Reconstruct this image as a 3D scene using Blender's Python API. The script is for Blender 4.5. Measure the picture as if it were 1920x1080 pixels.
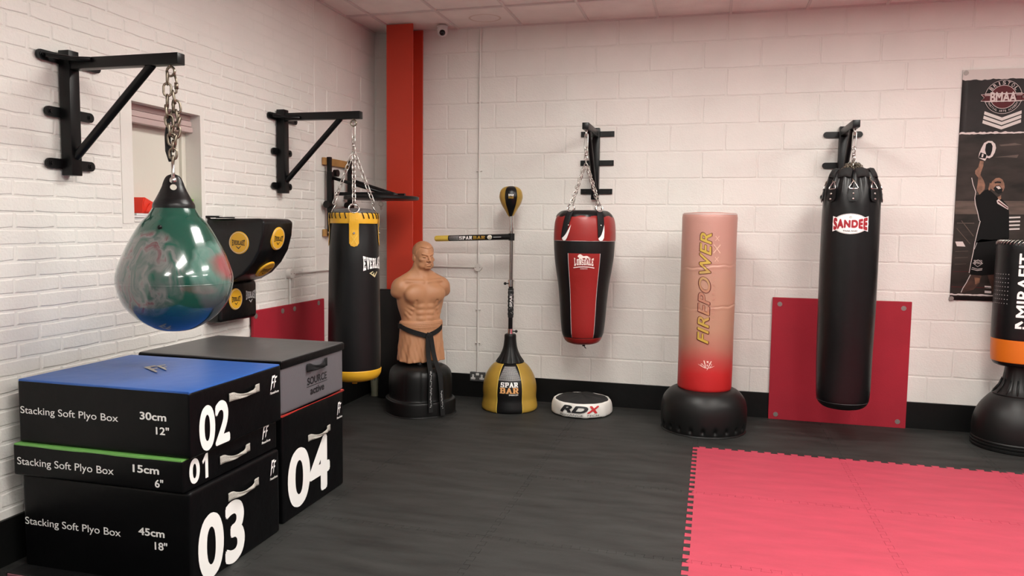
import bpy, bmesh, math, random
import numpy as np
from mathutils import Vector, Matrix

for o in list(bpy.data.objects):
    bpy.data.objects.remove(o)
SC = bpy.context.scene
COL = SC.collection
rnd = random.Random(7)
PI = math.pi

# ------------------------------------------------------------------ camera
CAM = Vector((3.0933, -6.6239, 1.571))
YAW, PITCH, ROLL, FPX = -0.2578, -0.0803, 0.0121, 1423.46
def make_camera():
    F = Vector((math.sin(YAW)*math.cos(PITCH), math.cos(YAW)*math.cos(PITCH), math.sin(PITCH)))
    R = Vector((math.cos(YAW), -math.sin(YAW), 0)); U = R.cross(F)
    r = math.cos(ROLL)*R + math.sin(ROLL)*U
    u = -math.sin(ROLL)*R + math.cos(ROLL)*U
    cd = bpy.data.cameras.new('camera'); cd.sensor_fit = 'HORIZONTAL'; cd.sensor_width = 36
    cd.lens = FPX/1920*36; cd.clip_start = .02
    co = bpy.data.objects.new('camera', cd); COL.objects.link(co)
    m = Matrix((( r.x, u.x, -F.x, CAM.x), (r.y, u.y, -F.y, CAM.y), (r.z, u.z, -F.z, CAM.z), (0, 0, 0, 1)))
    co.matrix_world = m
    SC.camera = co
make_camera()

# ------------------------------------------------------------------ world, view
SC.view_settings.view_transform = 'Standard'
SC.view_settings.look = 'None'
SC.view_settings.gamma = 1
SC.view_settings.use_curve_mapping = False
SC.view_settings.exposure = 0.0
w = bpy.data.worlds.new('world'); SC.world = w; w.use_nodes = True
w.node_tree.nodes['Background'].inputs[0].default_value = (.6, .58, .56, 1)
w.node_tree.nodes['Background'].inputs[1].default_value = .15

CEIL = 3.333
ROOM_X, ROOM_Y = 8.2, -9.4
LAMP_W = 36.2
LAMPS = [(2.3, -2.55), (4.6, -2.55), (6.95, -2.55), (2.75, -5.2), (4.6, -5.2), (6.95, -5.2), (2.4, -7.7), (5.2, -7.7)]  # last pair added to brighten the fronts that face the camera

# ------------------------------------------------------------------ materials
def mat(name, col, rough=.5, metal=0., bump=None, coat=0., var=None, spec=.5, emis=None, coat_rough=.1):
    m = bpy.data.materials.new(name); m.use_nodes = True
    nt = m.node_tree; b = nt.nodes['Principled BSDF']
    b.inputs['Base Color'].default_value = (*col, 1)
    b.inputs['Roughness'].default_value = rough
    b.inputs['Metallic'].default_value = metal
    b.inputs['Specular IOR Level'].default_value = spec
    if coat:
        b.inputs['Coat Weight'].default_value = coat; b.inputs['Coat Roughness'].default_value = coat_rough
    if emis:
        b.inputs['Emission Color'].default_value = (*emis[0], 1); b.inputs['Emission Strength'].default_value = emis[1]
    tc = None
    if bump or var:
        tc = nt.nodes.new('ShaderNodeTexCoord')
    if bump:
        hs = []
        for sc_, st in (bump if isinstance(bump[0], tuple) else [bump]):
            n = nt.nodes.new('ShaderNodeTexNoise'); n.inputs['Scale'].default_value = sc_; n.inputs['Detail'].default_value = 4
            nt.links.new(tc.outputs['Object'], n.inputs['Vector'])
            bp = nt.nodes.new('ShaderNodeBump'); bp.inputs['Strength'].default_value = st; bp.inputs['Distance'].default_value = .01
            nt.links.new(n.outputs['Fac'], bp.inputs['Height'])
            if hs: nt.links.new(hs[-1].outputs[0], bp.inputs['Normal'])
            hs.append(bp)
        nt.links.new(hs[-1].outputs[0], b.inputs['Normal'])
    if var:
        n = nt.nodes.new('ShaderNodeTexNoise'); n.inputs['Scale'].default_value = var[0]; n.inputs['Detail'].default_value = 6
        if len(var) > 2:
            mp = nt.nodes.new('ShaderNodeMapping'); mp.inputs['Scale'].default_value = var[2]
            nt.links.new(tc.outputs['Object'], mp.inputs['Vector']); nt.links.new(mp.outputs[0], n.inputs['Vector'])
        else:
            nt.links.new(tc.outputs['Object'], n.inputs['Vector'])
        r = nt.nodes.new('ShaderNodeValToRGB')
        r.color_ramp.elements[0].position = .3; r.color_ramp.elements[1].position = .7
        r.color_ramp.elements[0].color = (*[max(0, c*(1-var[1])) for c in col], 1)
        r.color_ramp.elements[1].color = (*[min(1, c*(1+var[1])) for c in col], 1)
        nt.links.new(n.outputs['Fac'], r.inputs['Fac']); nt.links.new(r.outputs['Color'], b.inputs['Base Color'])
    return m

M = {}
M['paint'] = mat('white_wall_paint', (.80, .775, .735), .55, bump=[(14, .25), (90, .25)], var=(2.2, .04))
M['mortar'] = mat('painted_mortar', (.78, .755, .715), .6, bump=[(60, .3)])
M['plaster'] = mat('white_plaster', (.78, .755, .71), .6, bump=[(25, .15)])
M['ceiltile'] = mat('ceiling_tile', (.86, .81, .77), .9, bump=[(140, .35)], var=(5, .05))
M['tbar'] = mat('ceiling_bar', (.70, .65, .62), .6)
M['skirt'] = mat('black_gloss_paint', (.005, .005, .005), .42, bump=[(20, .2)], spec=.25)
M['rubber'] = mat('black_rubber_mat', (.0215, .0218, .0207), .62, bump=[(9, .25), (220, .15)], var=(2.4, .42, (1.0, 4.5, 1)), spec=.35)
M['redmat'] = mat('red_rubber_mat', (.385, .044, .074), .62, bump=[(8, .2), (200, .15)], var=(3.0, .10, (1.0, 4.0, 1)), spec=.35)
M['redpanel'] = mat('red_foam_panel', (.36, .015, .031), .6, bump=[(120, .1)], var=(3, .08), spec=.3)
M['matedge'] = mat('dark_foam', (.02, .02, .02), .8)
M['greywall'] = mat('dark_painted_wall', (.22, .22, .22), .7)
M['steel'] = mat('black_powder_coat', (.0035, .0035, .004), .36, spec=.28)
M['chrome'] = mat('chrome', (.75, .74, .72), .18, 1.0)
M['chain'] = mat('chain_steel', (.62, .60, .57), .28, 1.0)
M['oldchain'] = mat('tarnished_chain', (.27, .23, .18), .38, 1.0, var=(30, .3))
M['red_col'] = mat('red_column_paint', (.50, .035, .013), .5, bump=[(40, .05)])
M['black_vinyl'] = mat('black_vinyl', (.0045, .0045, .005), .34, bump=[(7, .35), (160, .05)], spec=.36)
M['black_vinyl2'] = mat('black_vinyl_soft', (.005, .005, .0055), .40, bump=[(5, .3), (140, .05)], spec=.33)
M['box_vinyl'] = mat('box_vinyl', (.0025, .0025, .003), .36, bump=[(5, .5), (150, .04)], spec=.16)
M['black_plastic'] = mat('black_plastic', (.006, .006, .006), .42, bump=[(200, .05)], spec=.33)
M['black_fabric'] = mat('black_fabric', (.012, .012, .012), .85, bump=[(250, .2), (8, .5)])
M['belt'] = mat('black_cotton_belt', (.009, .009, .0095), .8, bump=[(160, .3)], spec=.3)
M['red_vinyl'] = mat('red_vinyl', (.265, .014, .012), .38, bump=[(6, .3), (150, .1)])
M['gold'] = mat('gold_vinyl', (.40, .245, .035), .38, bump=[(9, .3), (120, .1)], var=(6, .08), spec=.6)
M['goldshiny'] = mat('gold_shiny', (.78, .57, .10), .28, .25)
M['yellow'] = mat('yellow_vinyl', (.70, .38, .02), .42, bump=[(60, .04)])
M['white'] = mat('white_print', (.90, .89, .87), .5)
M['greyprint'] = mat('grey_print', (.42, .42, .42), .5)
M['darkprint'] = mat('dark_print', (.012, .012, .014), .5)
M['strap'] = mat('grey_webbing', (.42, .40, .36), .8, bump=[(180, .5)])
M['blackstrap'] = mat('black_webbing', (.008, .008, .009), .7, bump=[(180, .15)], spec=.3)
M['pad_vinyl'] = mat('creased_black_vinyl', (.0045, .0045, .005), .32, bump=[(3.2, 1.0), (11, .35)], spec=.38)
M['blue'] = mat('blue_vinyl', (.018, .095, .37), .40, bump=[(3.5, .5), (14, .12)], spec=.5)
M['green'] = mat('green_vinyl', (.15, .40, .09), .45)
M['grey'] = mat('grey_vinyl', (.125, .118, .13), .42, bump=[(5, .3), (120, .08)])
M['greytop'] = mat('dark_grey_vinyl', (.075, .073, .075), .40, bump=[(4, .3), (120, .08)], var=(3, .15))
M['redpipe'] = mat('red_piping', (.55, .04, .03), .4)
M['skin'] = mat('tan_rubber', (.46, .225, .115), .46, bump=[(60, .05)], var=(4, .06), spec=.4)
M['ply'] = mat('plywood', (.42, .22, .07), .6, var=(6, .25, (12, 1, 1)))
M['orange'] = mat('orange_vinyl', (.60, .145, .008), .38, bump=[(8, .3)])
M['pipe'] = mat('painted_conduit', (.76, .74, .70), .45)
M['socket'] = mat('grey_metal_plate', (.10, .10, .10), .4, .3)
M['sockw'] = mat('socket_insert', (.75, .74, .72), .4)
M['whiteplastic'] = mat('white_plastic', (.72, .69, .68), .35)
M['lens'] = mat('dark_lens', (.01, .01, .012), .12)
M['whitefab'] = mat('white_cover', (.74, .72, .68), .55, bump=[(14, .4)])
M['redprint'] = mat('red_print', (.50, .015, .02), .5)
M['orangeprint'] = mat('orange_print', (.75, .38, .14), .5)
M['sandred'] = mat('crimson_print', (.31, .007, .014), .5)
M['washer'] = mat('dull_washer', (.30, .27, .25), .45, .6)
M['cream'] = mat('cream_blind', (.70, .68, .60), .7, bump=[(30, .1)])
M['pinkboard'] = mat('pale_pink_board', (.52, .40, .38), .6)
M['paper'] = mat('paper', (.72, .70, .70), .7)
M['redplastic'] = mat('red_plastic', (.72, .04, .02), .3)
M['greenplastic'] = mat('green_plastic', (.18, .50, .05), .3, bump=[(40, .6)])
M['vase'] = mat('grey_green_ceramic', (.21, .21, .15), .4)
M['banner'] = mat('banner_vinyl', (.022, .018, .018), .5, bump=[(5, .2)], var=(4, .3), spec=.25)
M['bannerphoto'] = mat('banner_photo_ground', (.026, .019, .016), .5, bump=[(5, .2)], var=(3.5, .6, (1, 1, 3)), spec=.25)
M['bannerwhite'] = mat('banner_white', (.60, .55, .52), .4, bump=[(5, .3)])
M['bannerbrown'] = mat('banner_brown', (.085, .055, .042), .4, var=(6, .4, (1, 1, 6)))
M['bskin'] = mat('banner_skin', (.20, .095, .055), .45, var=(22, .5))
M['bskin2'] = mat('banner_skin_dark', (.055, .025, .017), .45, var=(20, .4))
M['bshirt'] = mat('banner_shirt', (.0045, .004, .004), .6, spec=.15)
M['bred'] = mat('banner_red', (.085, .010, .013), .5, spec=.25)
M['bpink'] = mat('banner_pale', (.62, .54, .52), .5, spec=.25)
M['bdark'] = mat('banner_dark', (.006, .0055, .0055), .55, spec=.2)

# ------------------------------------------------------------------ object helpers
def tag(o, label=None, cat=None, group=None, kind=None):
    if label: o['label'] = label
    if cat: o['category'] = cat
    if group: o['group'] = group
    if kind: o['kind'] = kind
    return o

def obj(name, bm, m, parent=None, smooth=False, mats=None, angle=None):
    bmesh.ops.recalc_face_normals(bm, faces=bm.faces) if smooth != 'keep' else None
    me = bpy.data.meshes.new(name); bm.to_mesh(me); bm.free()
    for k in (mats or [m]): me.materials.append(k)
    if smooth:
        me.polygons.foreach_set('use_smooth', [True]*len(me.polygons))
        if angle is not None:
            try: me.set_sharp_from_angle(angle=math.radians(angle))
            except Exception: pass
    me.update()
    o = bpy.data.objects.new(name, me); COL.objects.link(o)
    if parent: o.parent = parent
    return o

def thing(name, label, cat, loc=(0, 0, 0), rotz=0., group=None):
    o = bpy.data.objects.new(name, None); COL.objects.link(o)
    o.location = loc; o.rotation_euler = (0, 0, rotz); o.empty_display_size = .1
    return tag(o, label, cat, group)

def B(): return bmesh.new()

def add_box(bm, c, s, bevel=0., seg=2, rot=None, mi=0):
    r = bmesh.ops.create_cube(bm, size=1.0)
    vs = r['verts']
    bmesh.ops.scale(bm, vec=s, verts=vs)
    fs = set(f for v in vs for f in v.link_faces)
    if bevel:
        es = list(set(e for v in vs for e in v.link_edges))
        rr = bmesh.ops.bevel(bm, geom=es, offset=bevel, segments=seg, affect='EDGES', profile=.5)
        vs = list(set(v for f in rr['faces'] for v in f.verts) | set(v for v in vs if v.is_valid))
        fs = set(f for v in vs for f in v.link_faces)
    if rot is not None: bmesh.ops.transform(bm, matrix=rot, verts=vs)
    bmesh.ops.translate(bm, vec=c, verts=vs)
    for f in fs: f.material_index = mi
    return vs

def add_tube(bm, pts, r, segs=8, closed=False, caps=True, radii=None):
    pts = [Vector(p) for p in pts]; n = len(pts); rings = []
    prev = None
    for i, p in enumerate(pts):
        if closed: t = pts[(i+1) % n]-pts[i-1]
        else: t = pts[min(i+1, n-1)]-pts[max(i-1, 0)]
        t.normalize()
        if prev is None:
            a = Vector((0, 0, 1)) if abs(t.z) < .9 else Vector((1, 0, 0))
            x = t.cross(a).normalized()
        else:
            x = (prev-t*prev.dot(t)).normalized()
        prev = x; y = t.cross(x)
        rr = radii[i] if radii else r
        rings.append([bm.verts.new(p+rr*(math.cos(2*PI*k/segs)*x+math.sin(2*PI*k/segs)*y)) for k in range(segs)])
    m = n if closed else n-1
    for i in range(m):
        A, Bv = rings[i], rings[(i+1) % n]
        for k in range(segs):
            bm.faces.new((A[k], A[(k+1) % segs], Bv[(k+1) % segs], Bv[k]))
    if caps and not closed:
        bm.faces.new(rings[0][::-1]); bm.faces.new(rings[-1])

def cyl(bm, a, b, r, segs=16, r2=None):
    add_tube(bm, [a, b], r, segs, radii=[r, r if r2 is None else r2])

def smooth_prof(pts, k=5):
    out = []
    P = [Vector((a, b)) for a, b in pts]
    for i in range(len(P)-1):
        p0 = P[max(i-1, 0)]; p1 = P[i]; p2 = P[i+1]; p3 = P[min(i+2, len(P)-1)]
        for j in range(k):
            t = j/k
            q = .5*((2*p1)+(-p0+p2)*t+(2*p0-5*p1+4*p2-p3)*t*t+(-p0+3*p1-3*p2+p3)*t**3)
            out.append((max(q.x, 0), q.y))
    out.append(tuple(P[-1]))
    return out

def add_lathe(bm, prof, segs=48, a0=None, a1=None, rmod=None, c=(0, 0), matfn=None):
    """profile [(r,z)], angle 0 faces -Y, positive towards +X"""
    full = a0 is None
    if full: angs = [2*PI*k/segs for k in range(segs)]
    else: angs = [a0+(a1-a0)*k/segs for k in range(segs+1)]
    rows = []
    for r, z in prof:
        if r < 1e-5:
            rows.append([bm.verts.new((c[0], c[1], z))]); continue
        row = []
        for a in angs:
            q = r*(rmod(a, z, r) if rmod else 1)
            row.append(bm.verts.new((c[0]+q*math.sin(a), c[1]-q*math.cos(a), z)))
        rows.append(row)
    n = len(angs); lim = n if full else n-1
    for A, Bv in zip(rows, rows[1:]):
        for k in range(lim):
            k2 = (k+1) % n
            if len(A) == 1 and len(Bv) == 1: continue
            if len(A) == 1: f = bm.faces.new((A[0], Bv[k2], Bv[k]))
            elif len(Bv) == 1: f = bm.faces.new((A[k], A[k2], Bv[0]))
            else: f = bm.faces.new((A[k], A[k2], Bv[k2], Bv[k]))
            if matfn: f.material_index = matfn(angs[k]+PI/n, (A[0].co.z+Bv[0].co.z)/2)

def prof_r(prof):
    pr = sorted((z, r) for r, z in prof)
    zs = np.array([a for a, _ in pr]); rs = np.array([b for _, b in pr])
    return lambda z: float(np.interp(z, zs, rs))

def add_prism(bm, pts, n, o=(0, 0, 0)):
    """pts: list of 3D points (planar); n: extrude vector"""
    a = [bm.verts.new(Vector(o)+Vector(p)) for p in pts]
    b = [bm.verts.new(Vector(o)+Vector(p)+Vector(n)) for p in pts]
    bm.faces.new(a[::-1]); bm.faces.new(b)
    k = len(pts)
    for i in range(k):
        bm.faces.new((a[i], a[(i+1) % k], b[(i+1) % k], b[i]))

def tri(bm): bmesh.ops.triangulate(bm, faces=bm.faces)

# ------------------------------------------------------------------ lettering (flat shapes in the XY plane, then mapped on to a surface)
def text(s, w, h, bold=0., shear=0., at=(0, 0), spacing=1.0, keep=False):
    """letters fitted to a box w x h centred at `at`"""
    cu = bpy.data.curves.new('lettering', 'FONT'); cu.body = s; cu.size = 1; cu.shear = shear
    cu.space_character = spacing; cu.resolution_u = 7
    o = bpy.data.objects.new('lettering', cu); COL.objects.link(o)
    dg = bpy.context.evaluated_depsgraph_get()
    me = bpy.data.meshes.new_from_object(o.evaluated_get(dg))
    bm = B(); bm.from_mesh(me)
    bpy.data.objects.remove(o); bpy.data.curves.remove(cu); bpy.data.meshes.remove(me)
    tri(bm)
    if bold:   # heavier strokes: shifted copies, each a hair above the last
        me = bpy.data.meshes.new('tmp'); bm.to_mesh(me); n0 = len(bm.verts); k = 0
        for i in range(8):
            dx, dy = bold*math.cos(i*PI/4), bold*math.sin(i*PI/4)
            bm.from_mesh(me); bm.verts.ensure_lookup_table()
            for v in bm.verts[n0*(i+1):]: v.co += Vector((dx, dy, .00006*(i+1)))
        bpy.data.meshes.remove(me)
    xs = [v.co.x for v in bm.verts]; ys = [v.co.y for v in bm.verts]
    x0, x1, y0, y1 = min(xs), max(xs), min(ys), max(ys)
    for v in bm.verts:
        v.co = Vector(((v.co.x-(x0+x1)/2)/(x1-x0)*w+at[0], (v.co.y-(y0+y1)/2)/(y1-y0)*h+at[1], v.co.z))
    return bm

SLAB = {  # slab-serif capitals, boxes on a 10 x 14 grid: (x0,y0,x1,y1) or a polygon
 'E': [(0,0,9,2.4),(0,11.6,9,14),(1,0,4.2,14),(3,5.8,7,8.2),(7,0,9,4.4),(7,9.6,9,14)],
 'V': [[(0,14),(3.4,14),(6.2,3),(5,0),(3.6,0)],[(10,14),(7,14),(4,3),(4.6,0),(6.2,0)],(0,12.4,4.4,14),(6,12.4,10,14)],
 'R': [(1,0,4.2,14),(0,0,5,2.2),(0,11.8,8,14),(3,6,8,8.2),(6.4,7,9.4,13.2),[(4.6,6.6),(7.4,6.6),(10,0),(7,0)],(6.6,0,10,2)],
 'L': [(1,0,4.2,14),(0,11.8,5.2,14),(0,0,9,2.4),(7,0,9,5)],
 'A': [[(0,0),(3.2,0),(6.2,14),(3.8,14)],[(10,0),(6.8,0),(3.8,14),(6.2,14)],(2.4,3.8,7.6,6),(-.4,0,4,2),(6,0,10.4,2)],
 'S': [(1,11.6,8.8,14),(0.4,7.4,3.4,13.2),(1,6,8.4,8.4),(6.2,.8,9.2,7.2),(.4,0,8.6,2.4),(.4,0,2.2,4.6),(7.2,9.4,9,14)],
 'T': [(0,11.6,10,14),(3.4,0,6.6,14),(0,9.2,2,14),(8,9.2,10,14),(2,0,8,2)],
 'P': [(1,0,4.2,14),(0,0,5.4,2.2),(0,11.8,8,14),(3,5.4,8,7.6),(6.4,6.2,9.4,13.2)],
 'B': [(1,0,4.2,14),(0,0,8.2,2.4),(0,11.6,8,14),(3,6,8,8.2),(6.2,7,9.2,13),(6.6,1,9.6,7)],
 'O': [(1,1,4,13),(6.4,1,9.4,13),(2,11.6,8.4,14),(2,0,8.4,2.4)],
 'N': [(1,0,3.8,14),(6.6,0,9.4,14),[(1,14),(4.2,14),(9.4,0),(6.2,0)],(0,0,4.6,1.8),(0,12.2,4,14),(5.8,12.2,10.2,14)],
 'D': [(1,0,4,14),(0,0,7.6,2.4),(0,11.6,7.6,14),(6.4,1.2,9.4,12.8)],
}
def slab(s, w, h, at=(0, 0), gap=.8):
    bm = B(); adv = 10+gap; W = adv*len(s)-gap
    for i, ch in enumerate(s):
        for q, g in enumerate(SLAB[ch]):
            p = g if isinstance(g, list) else [(g[0], g[1]), (g[2], g[1]), (g[2], g[3]), (g[0], g[3])]
            bm.faces.new([bm.verts.new(((x+i*adv-W/2)*w/W+at[0], (y-7)*h/14+at[1], q*.00008)) for x, y in p])
    return bm

def poly(pts, bm=None):
    bm = bm or B()
    bm.faces.new([bm.verts.new((x, y, 0)) for x, y in pts])
    return bm

def stroke(pts, width, bm=None):
    """polyline of constant (or per-point) width as flat quads"""
    bm = bm or B()
    P = [Vector((x, y)) for x, y in pts]; L = []
    for i, p in enumerate(P):
        t = (P[min(i+1, len(P)-1)]-P[max(i-1, 0)]).normalized(); n = Vector((-t.y, t.x))
        ww = width[i] if isinstance(width, (list, tuple)) else width
        L.append((bm.verts.new((*(p+n*ww/2), 0)), bm.verts.new((*(p-n*ww/2), 0))))
    for a, b in zip(L, L[1:]): bm.faces.new((a[0], a[1], b[1], b[0]))
    return bm

def disc(r, n=32, at=(0, 0), ry=None, bm=None):
    return poly([(at[0]+r*math.cos(2*PI*k/n), at[1]+(ry or r)*math.sin(2*PI*k/n)) for k in range(n)], bm)

def ring(r0, r1, n=40, at=(0, 0), sy=1., bm=None):
    bm = bm or B()
    a = [bm.verts.new((at[0]+r0*math.cos(2*PI*k/n), at[1]+sy*r0*math.sin(2*PI*k/n), 0)) for k in range(n)]
    b = [bm.verts.new((at[0]+r1*math.cos(2*PI*k/n), at[1]+sy*r1*math.sin(2*PI*k/n), 0)) for k in range(n)]
    for k in range(n): bm.faces.new((a[k], a[(k+1) % n], b[(k+1) % n], b[k]))
    return bm

def join(*bms):
    out = bms[0]
    for b in bms[1:]:
        me = bpy.data.meshes.new('tmp'); b.to_mesh(me); b.free(); out.from_mesh(me); bpy.data.meshes.remove(me)
    return out

def warp(bm, fn):
    for v in bm.verts: v.co = Vector(fn(v.co.x, v.co.y, v.co.z))
    return bm

def slice_x(bm, step=.012):
    tri(bm)
    xs = [v.co.x for v in bm.verts]; x = math.floor(min(xs)/step)*step+step
    while x < max(xs):
        bmesh.ops.bisect_plane(bm, geom=bm.verts[:]+bm.edges[:]+bm.faces[:], plane_co=(x, 0, 0), plane_no=(1, 0, 0)); x += step
    return bm
def slice_y(bm, step=.02):
    ys = [v.co.y for v in bm.verts]; y = math.floor(min(ys)/step)*step+step
    while y < max(ys):
        bmesh.ops.bisect_plane(bm, geom=bm.verts[:]+bm.edges[:]+bm.faces[:], plane_co=(0, y, 0), plane_no=(0, 1, 0)); y += step
    return bm

def on_lathe(bm, rfn, a, z, eps=.0015, R0=None, rmod=None):
    """wrap flat shapes round a lathed body: (u,v) -> angle, height"""
    slice_x(bm); slice_y(bm)
    R0 = R0 or rfn(z)
    def f(u, v, n):
        t = a+u/R0; r = rfn(z+v)*(rmod(t, z+v, 1) if rmod else 1)+eps+n
        return (r*math.sin(t), -r*math.cos(t), z+v)
    return warp(bm, f)

def bool_cut(bm, cutter):
    obs = []
    for q in (bm, cutter):
        bmesh.ops.remove_doubles(q, verts=q.verts, dist=1e-5); bmesh.ops.recalc_face_normals(q, faces=q.faces)
        me = bpy.data.meshes.new('tmp'); q.to_mesh(me); q.free(); o = bpy.data.objects.new('tmp', me); COL.objects.link(o); obs.append(o)
    md = obs[0].modifiers.new('cut', 'BOOLEAN'); md.operation = 'DIFFERENCE'; md.object = obs[1]; md.solver = 'EXACT'
    me = bpy.data.meshes.new_from_object(obs[0].evaluated_get(bpy.context.evaluated_depsgraph_get()))
    out = B(); out.from_mesh(me); bpy.data.meshes.remove(me)
    for o in obs: m_ = o.data; bpy.data.objects.remove(o); bpy.data.meshes.remove(m_)
    return out

def on_plane(bm, o, u, v, eps=.0015):
    o, u, v = Vector(o), Vector(u), Vector(v); n = u.cross(v).normalized()
    return warp(bm, lambda x, y, z: o+u*x+v*y+n*(eps+z))

def face_cam(x, y, extra=0.):
    return math.atan2(CAM.x-x, -(CAM.y-y))+extra

# ------------------------------------------------------------------ chains
def link_path(L, W, n=5):
    r = W/2; h = L/2-r; out = []
    for k in range(n+1): a = PI*k/n; out.append((r*math.cos(a), h+r*math.sin(a)))
    for k in range(n+1): a = PI+PI*k/n; out.append((r*math.cos(a), -h+r*math.sin(a)))
    return out
def add_link(bm, c, d, L, W, wire, roll=0., segs=6):
    d = Vector(d).normalized(); a = Vector((0, 0, 1)) if abs(d.z) < .85 else Vector((1, .3, 0)).normalized()
    x = d.cross(a).normalized(); y = d.cross(x)
    x = x*math.cos(roll)+y*math.sin(roll)
    add_tube(bm, [Vector(c)+x*p+d*q for p, q in link_path(L, W)], wire, segs, closed=True)
def add_chain(bm, p0, p1, L=.042, W=.026, wire=.0035, sag=0., jitter=0.):
    p0, p1 = Vector(p0), Vector(p1); D = (p1-p0).length
    n = max(2, round(D/(L-2*wire-.001)))
    for i in range(n):
        t = (i+.5)/n; c = p0.lerp(p1, t); d = (p1-p0)
        if jitter: c += Vector((rnd.uniform(-1, 1), rnd.uniform(-1, 1), 0))*jitter; d = d.normalized()+Vector((rnd.uniform(-1, 1), rnd.uniform(-1, 1), 0))*jitter*12
        add_link(bm, c, d, L, W, wire, roll=(PI/2 if i % 2 else 0)+.4)
def add_ringt(bm, c, n, r, wire, segs=24):
    n = Vector(n).normalized(); a = Vector((0, 0, 1)) if abs(n.z) < .9 else Vector((1, 0, 0))
    x = n.cross(a).normalized(); y = n.cross(x)
    add_tube(bm, [Vector(c)+r*(math.cos(2*PI*k/segs)*x+math.sin(2*PI*k/segs)*y) for k in range(segs)], wire, 8, closed=True)

# ================================================================== THE ROOM
# ---- lamps first: fluorescent panels out of view in the ceiling, the rear pair added as fill
lampmat = mat('lamp_diffuser', (.9, .9, .88), .4, emis=((1.0, .985, .92), LAMP_W))
frame_m = mat('lamp_frame', (.8, .8, .8), .4)
for i, (lx, ly) in enumerate(LAMPS):
    t = thing('ceiling_light', 'unseen rectangular panel light let into the tiled ceiling over the training floor', 'light', (lx, ly, CEIL-.012), 0, 'ceiling panel lights')
    b = B(); add_box(b, (0, 0, 0), (.56, 1.15, .01)); obj('diffuser', b, lampmat, t)
    b = B()
    for s in (-1, 1):
        add_box(b, (s*.288, 0, 0), (.02, 1.19, .016)); add_box(b, (0, s*.583, 0), (.56, .02, .016))
    obj('frame', b, frame_m, t)

# ---- masonry
def masonry(bm, rows, P, depth=.006, joint=.011, jit=.002, rise=None):
    """rows: [(v0,v1,[(u0,u1),...])]; P(u,v,n)->world"""
    for v0, v1, spans in rows:
        for u0, u1 in spans:
            if u1-u0 < .03 or v1-v0 < .02: continue
            d = (rise(v0) if rise else 1)*depth*(1+rnd.uniform(-.25, .25)); j = joint/2
            outer, inner = [], []
            nu = max(2, int((u1-u0)/.06)); nv = max(1, int((v1-v0)/.07))
            loop = [(k/nu, 0) for k in range(nu)]+[(1, k/nv) for k in range(nv)]+[(1-k/nu, 1) for k in range(nu)]+[(0, 1-k/nv) for k in range(nv)]
            for a, b in loop:
                ju, jv = rnd.uniform(-jit, jit), rnd.uniform(-jit, jit)
                uu = u0+j+(u1-u0-2*j)*a+ju; vv = v0+j+(v1-v0-2*j)*b+jv
                ca = (.5-a)*2; cb = (.5-b)*2; q = .005
                corner = 1.6 if abs(ca) > .95 and abs(cb) > .95 else 1
                outer.append(bm.verts.new(P(uu, vv, -.001)))
                inner.append(bm.verts.new(P(uu+(q*corner if a == 0 else -q*corner if a == 1 else 0), vv+(q*corner if b == 0 else -q*corner if b == 1 else 0), d)))
            n = len(loop)
            for k in range(n):
                bm.faces.new((outer[k], outer[(k+1) % n], inner[(k+1) % n], inner[k]))
            bm.faces.new(inner)

def spans(start, end, period, phase, jitter=0.):
    u = phase-math.ceil((phase-start)/period)*period; out = []; edges = []
    while u < end+period:
        edges.append(u+rnd.uniform(-jitter, jitter)); u += period
    for a, b in zip(edges, edges[1:]):
        a, b = max(a, start), min(b, end)
        if b > a: out.append((a, b))
    return out

ZC = 3.1211
# back wall: concrete blocks
b = B(); rows = []
for k in range(-1, 14):
    z1 = ZC-.225*k; z0 = z1-.225
    z1, z0 = min(z1, CEIL+.02), max(z0, .0)
    rows.append((z0, z1, spans(0.0, ROOM_X, .45, 1.172 if k % 2 == 0 else .910, .006)))
PW = lambda u, v, n: (u, -n, v)
masonry(b, rows, PW, depth=.0038, joint=.0085, jit=.0020)
nb = len(b.faces)
add_box(b, (ROOM_X/2-.1, .1, CEIL/2), (ROOM_X+.6, .2, CEIL+.2), mi=1)
tag(obj('wall_back', b, None, mats=[M['paint'], M['mortar']]), kind='structure')

# left wall: bricks, then blocks beside the corner, with a window opening
WY0, WY1, WZ0, WZ1 = -3.095, -2.515, 1.585, 2.236
b = B(); rows = []
YJ = -1.12
for k in range(-1, 14):
    z1 = ZC-.225*k; z0 = z1-.225
    rows.append((max(z0, 0), min(z1, CEIL+.02), spans(YJ, 0.0, .45, -.924 if k % 2 == 0 else -.75, .005)))
PL = lambda u, v, n: (n, u, v)
masonry(b, rows, PL, depth=.0038, joint=.0085, jit=.0020)
rows = []
k = 0
for k in range(-21, 24):
    z1 = 1.7598-.075*k; z0 = z1-.075
    if z1 > CEIL+.02 or z1 < .05: continue
    sp = []
    for a, c in spans(ROOM_Y, YJ, .2395, -3.606+(0 if k % 2 == 0 else .119), .008):
        if z1 > WZ0-.005 and z0 < WZ1+.005:
            if c <= WY0-.08 or a >= WY1+.03: sp.append((a, c))
            else:
                if a < WY0-.08: sp.append((a, WY0-.08))
                if c > WY1+.03: sp.append((WY1+.03, c))
        else: sp.append((a, c))
    rows.append((z0, z1, sp))
masonry(b, rows, PL, depth=.0042, joint=.0072, jit=.0024, rise=lambda z: .3 if z > 2.72 else 1.)
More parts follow.
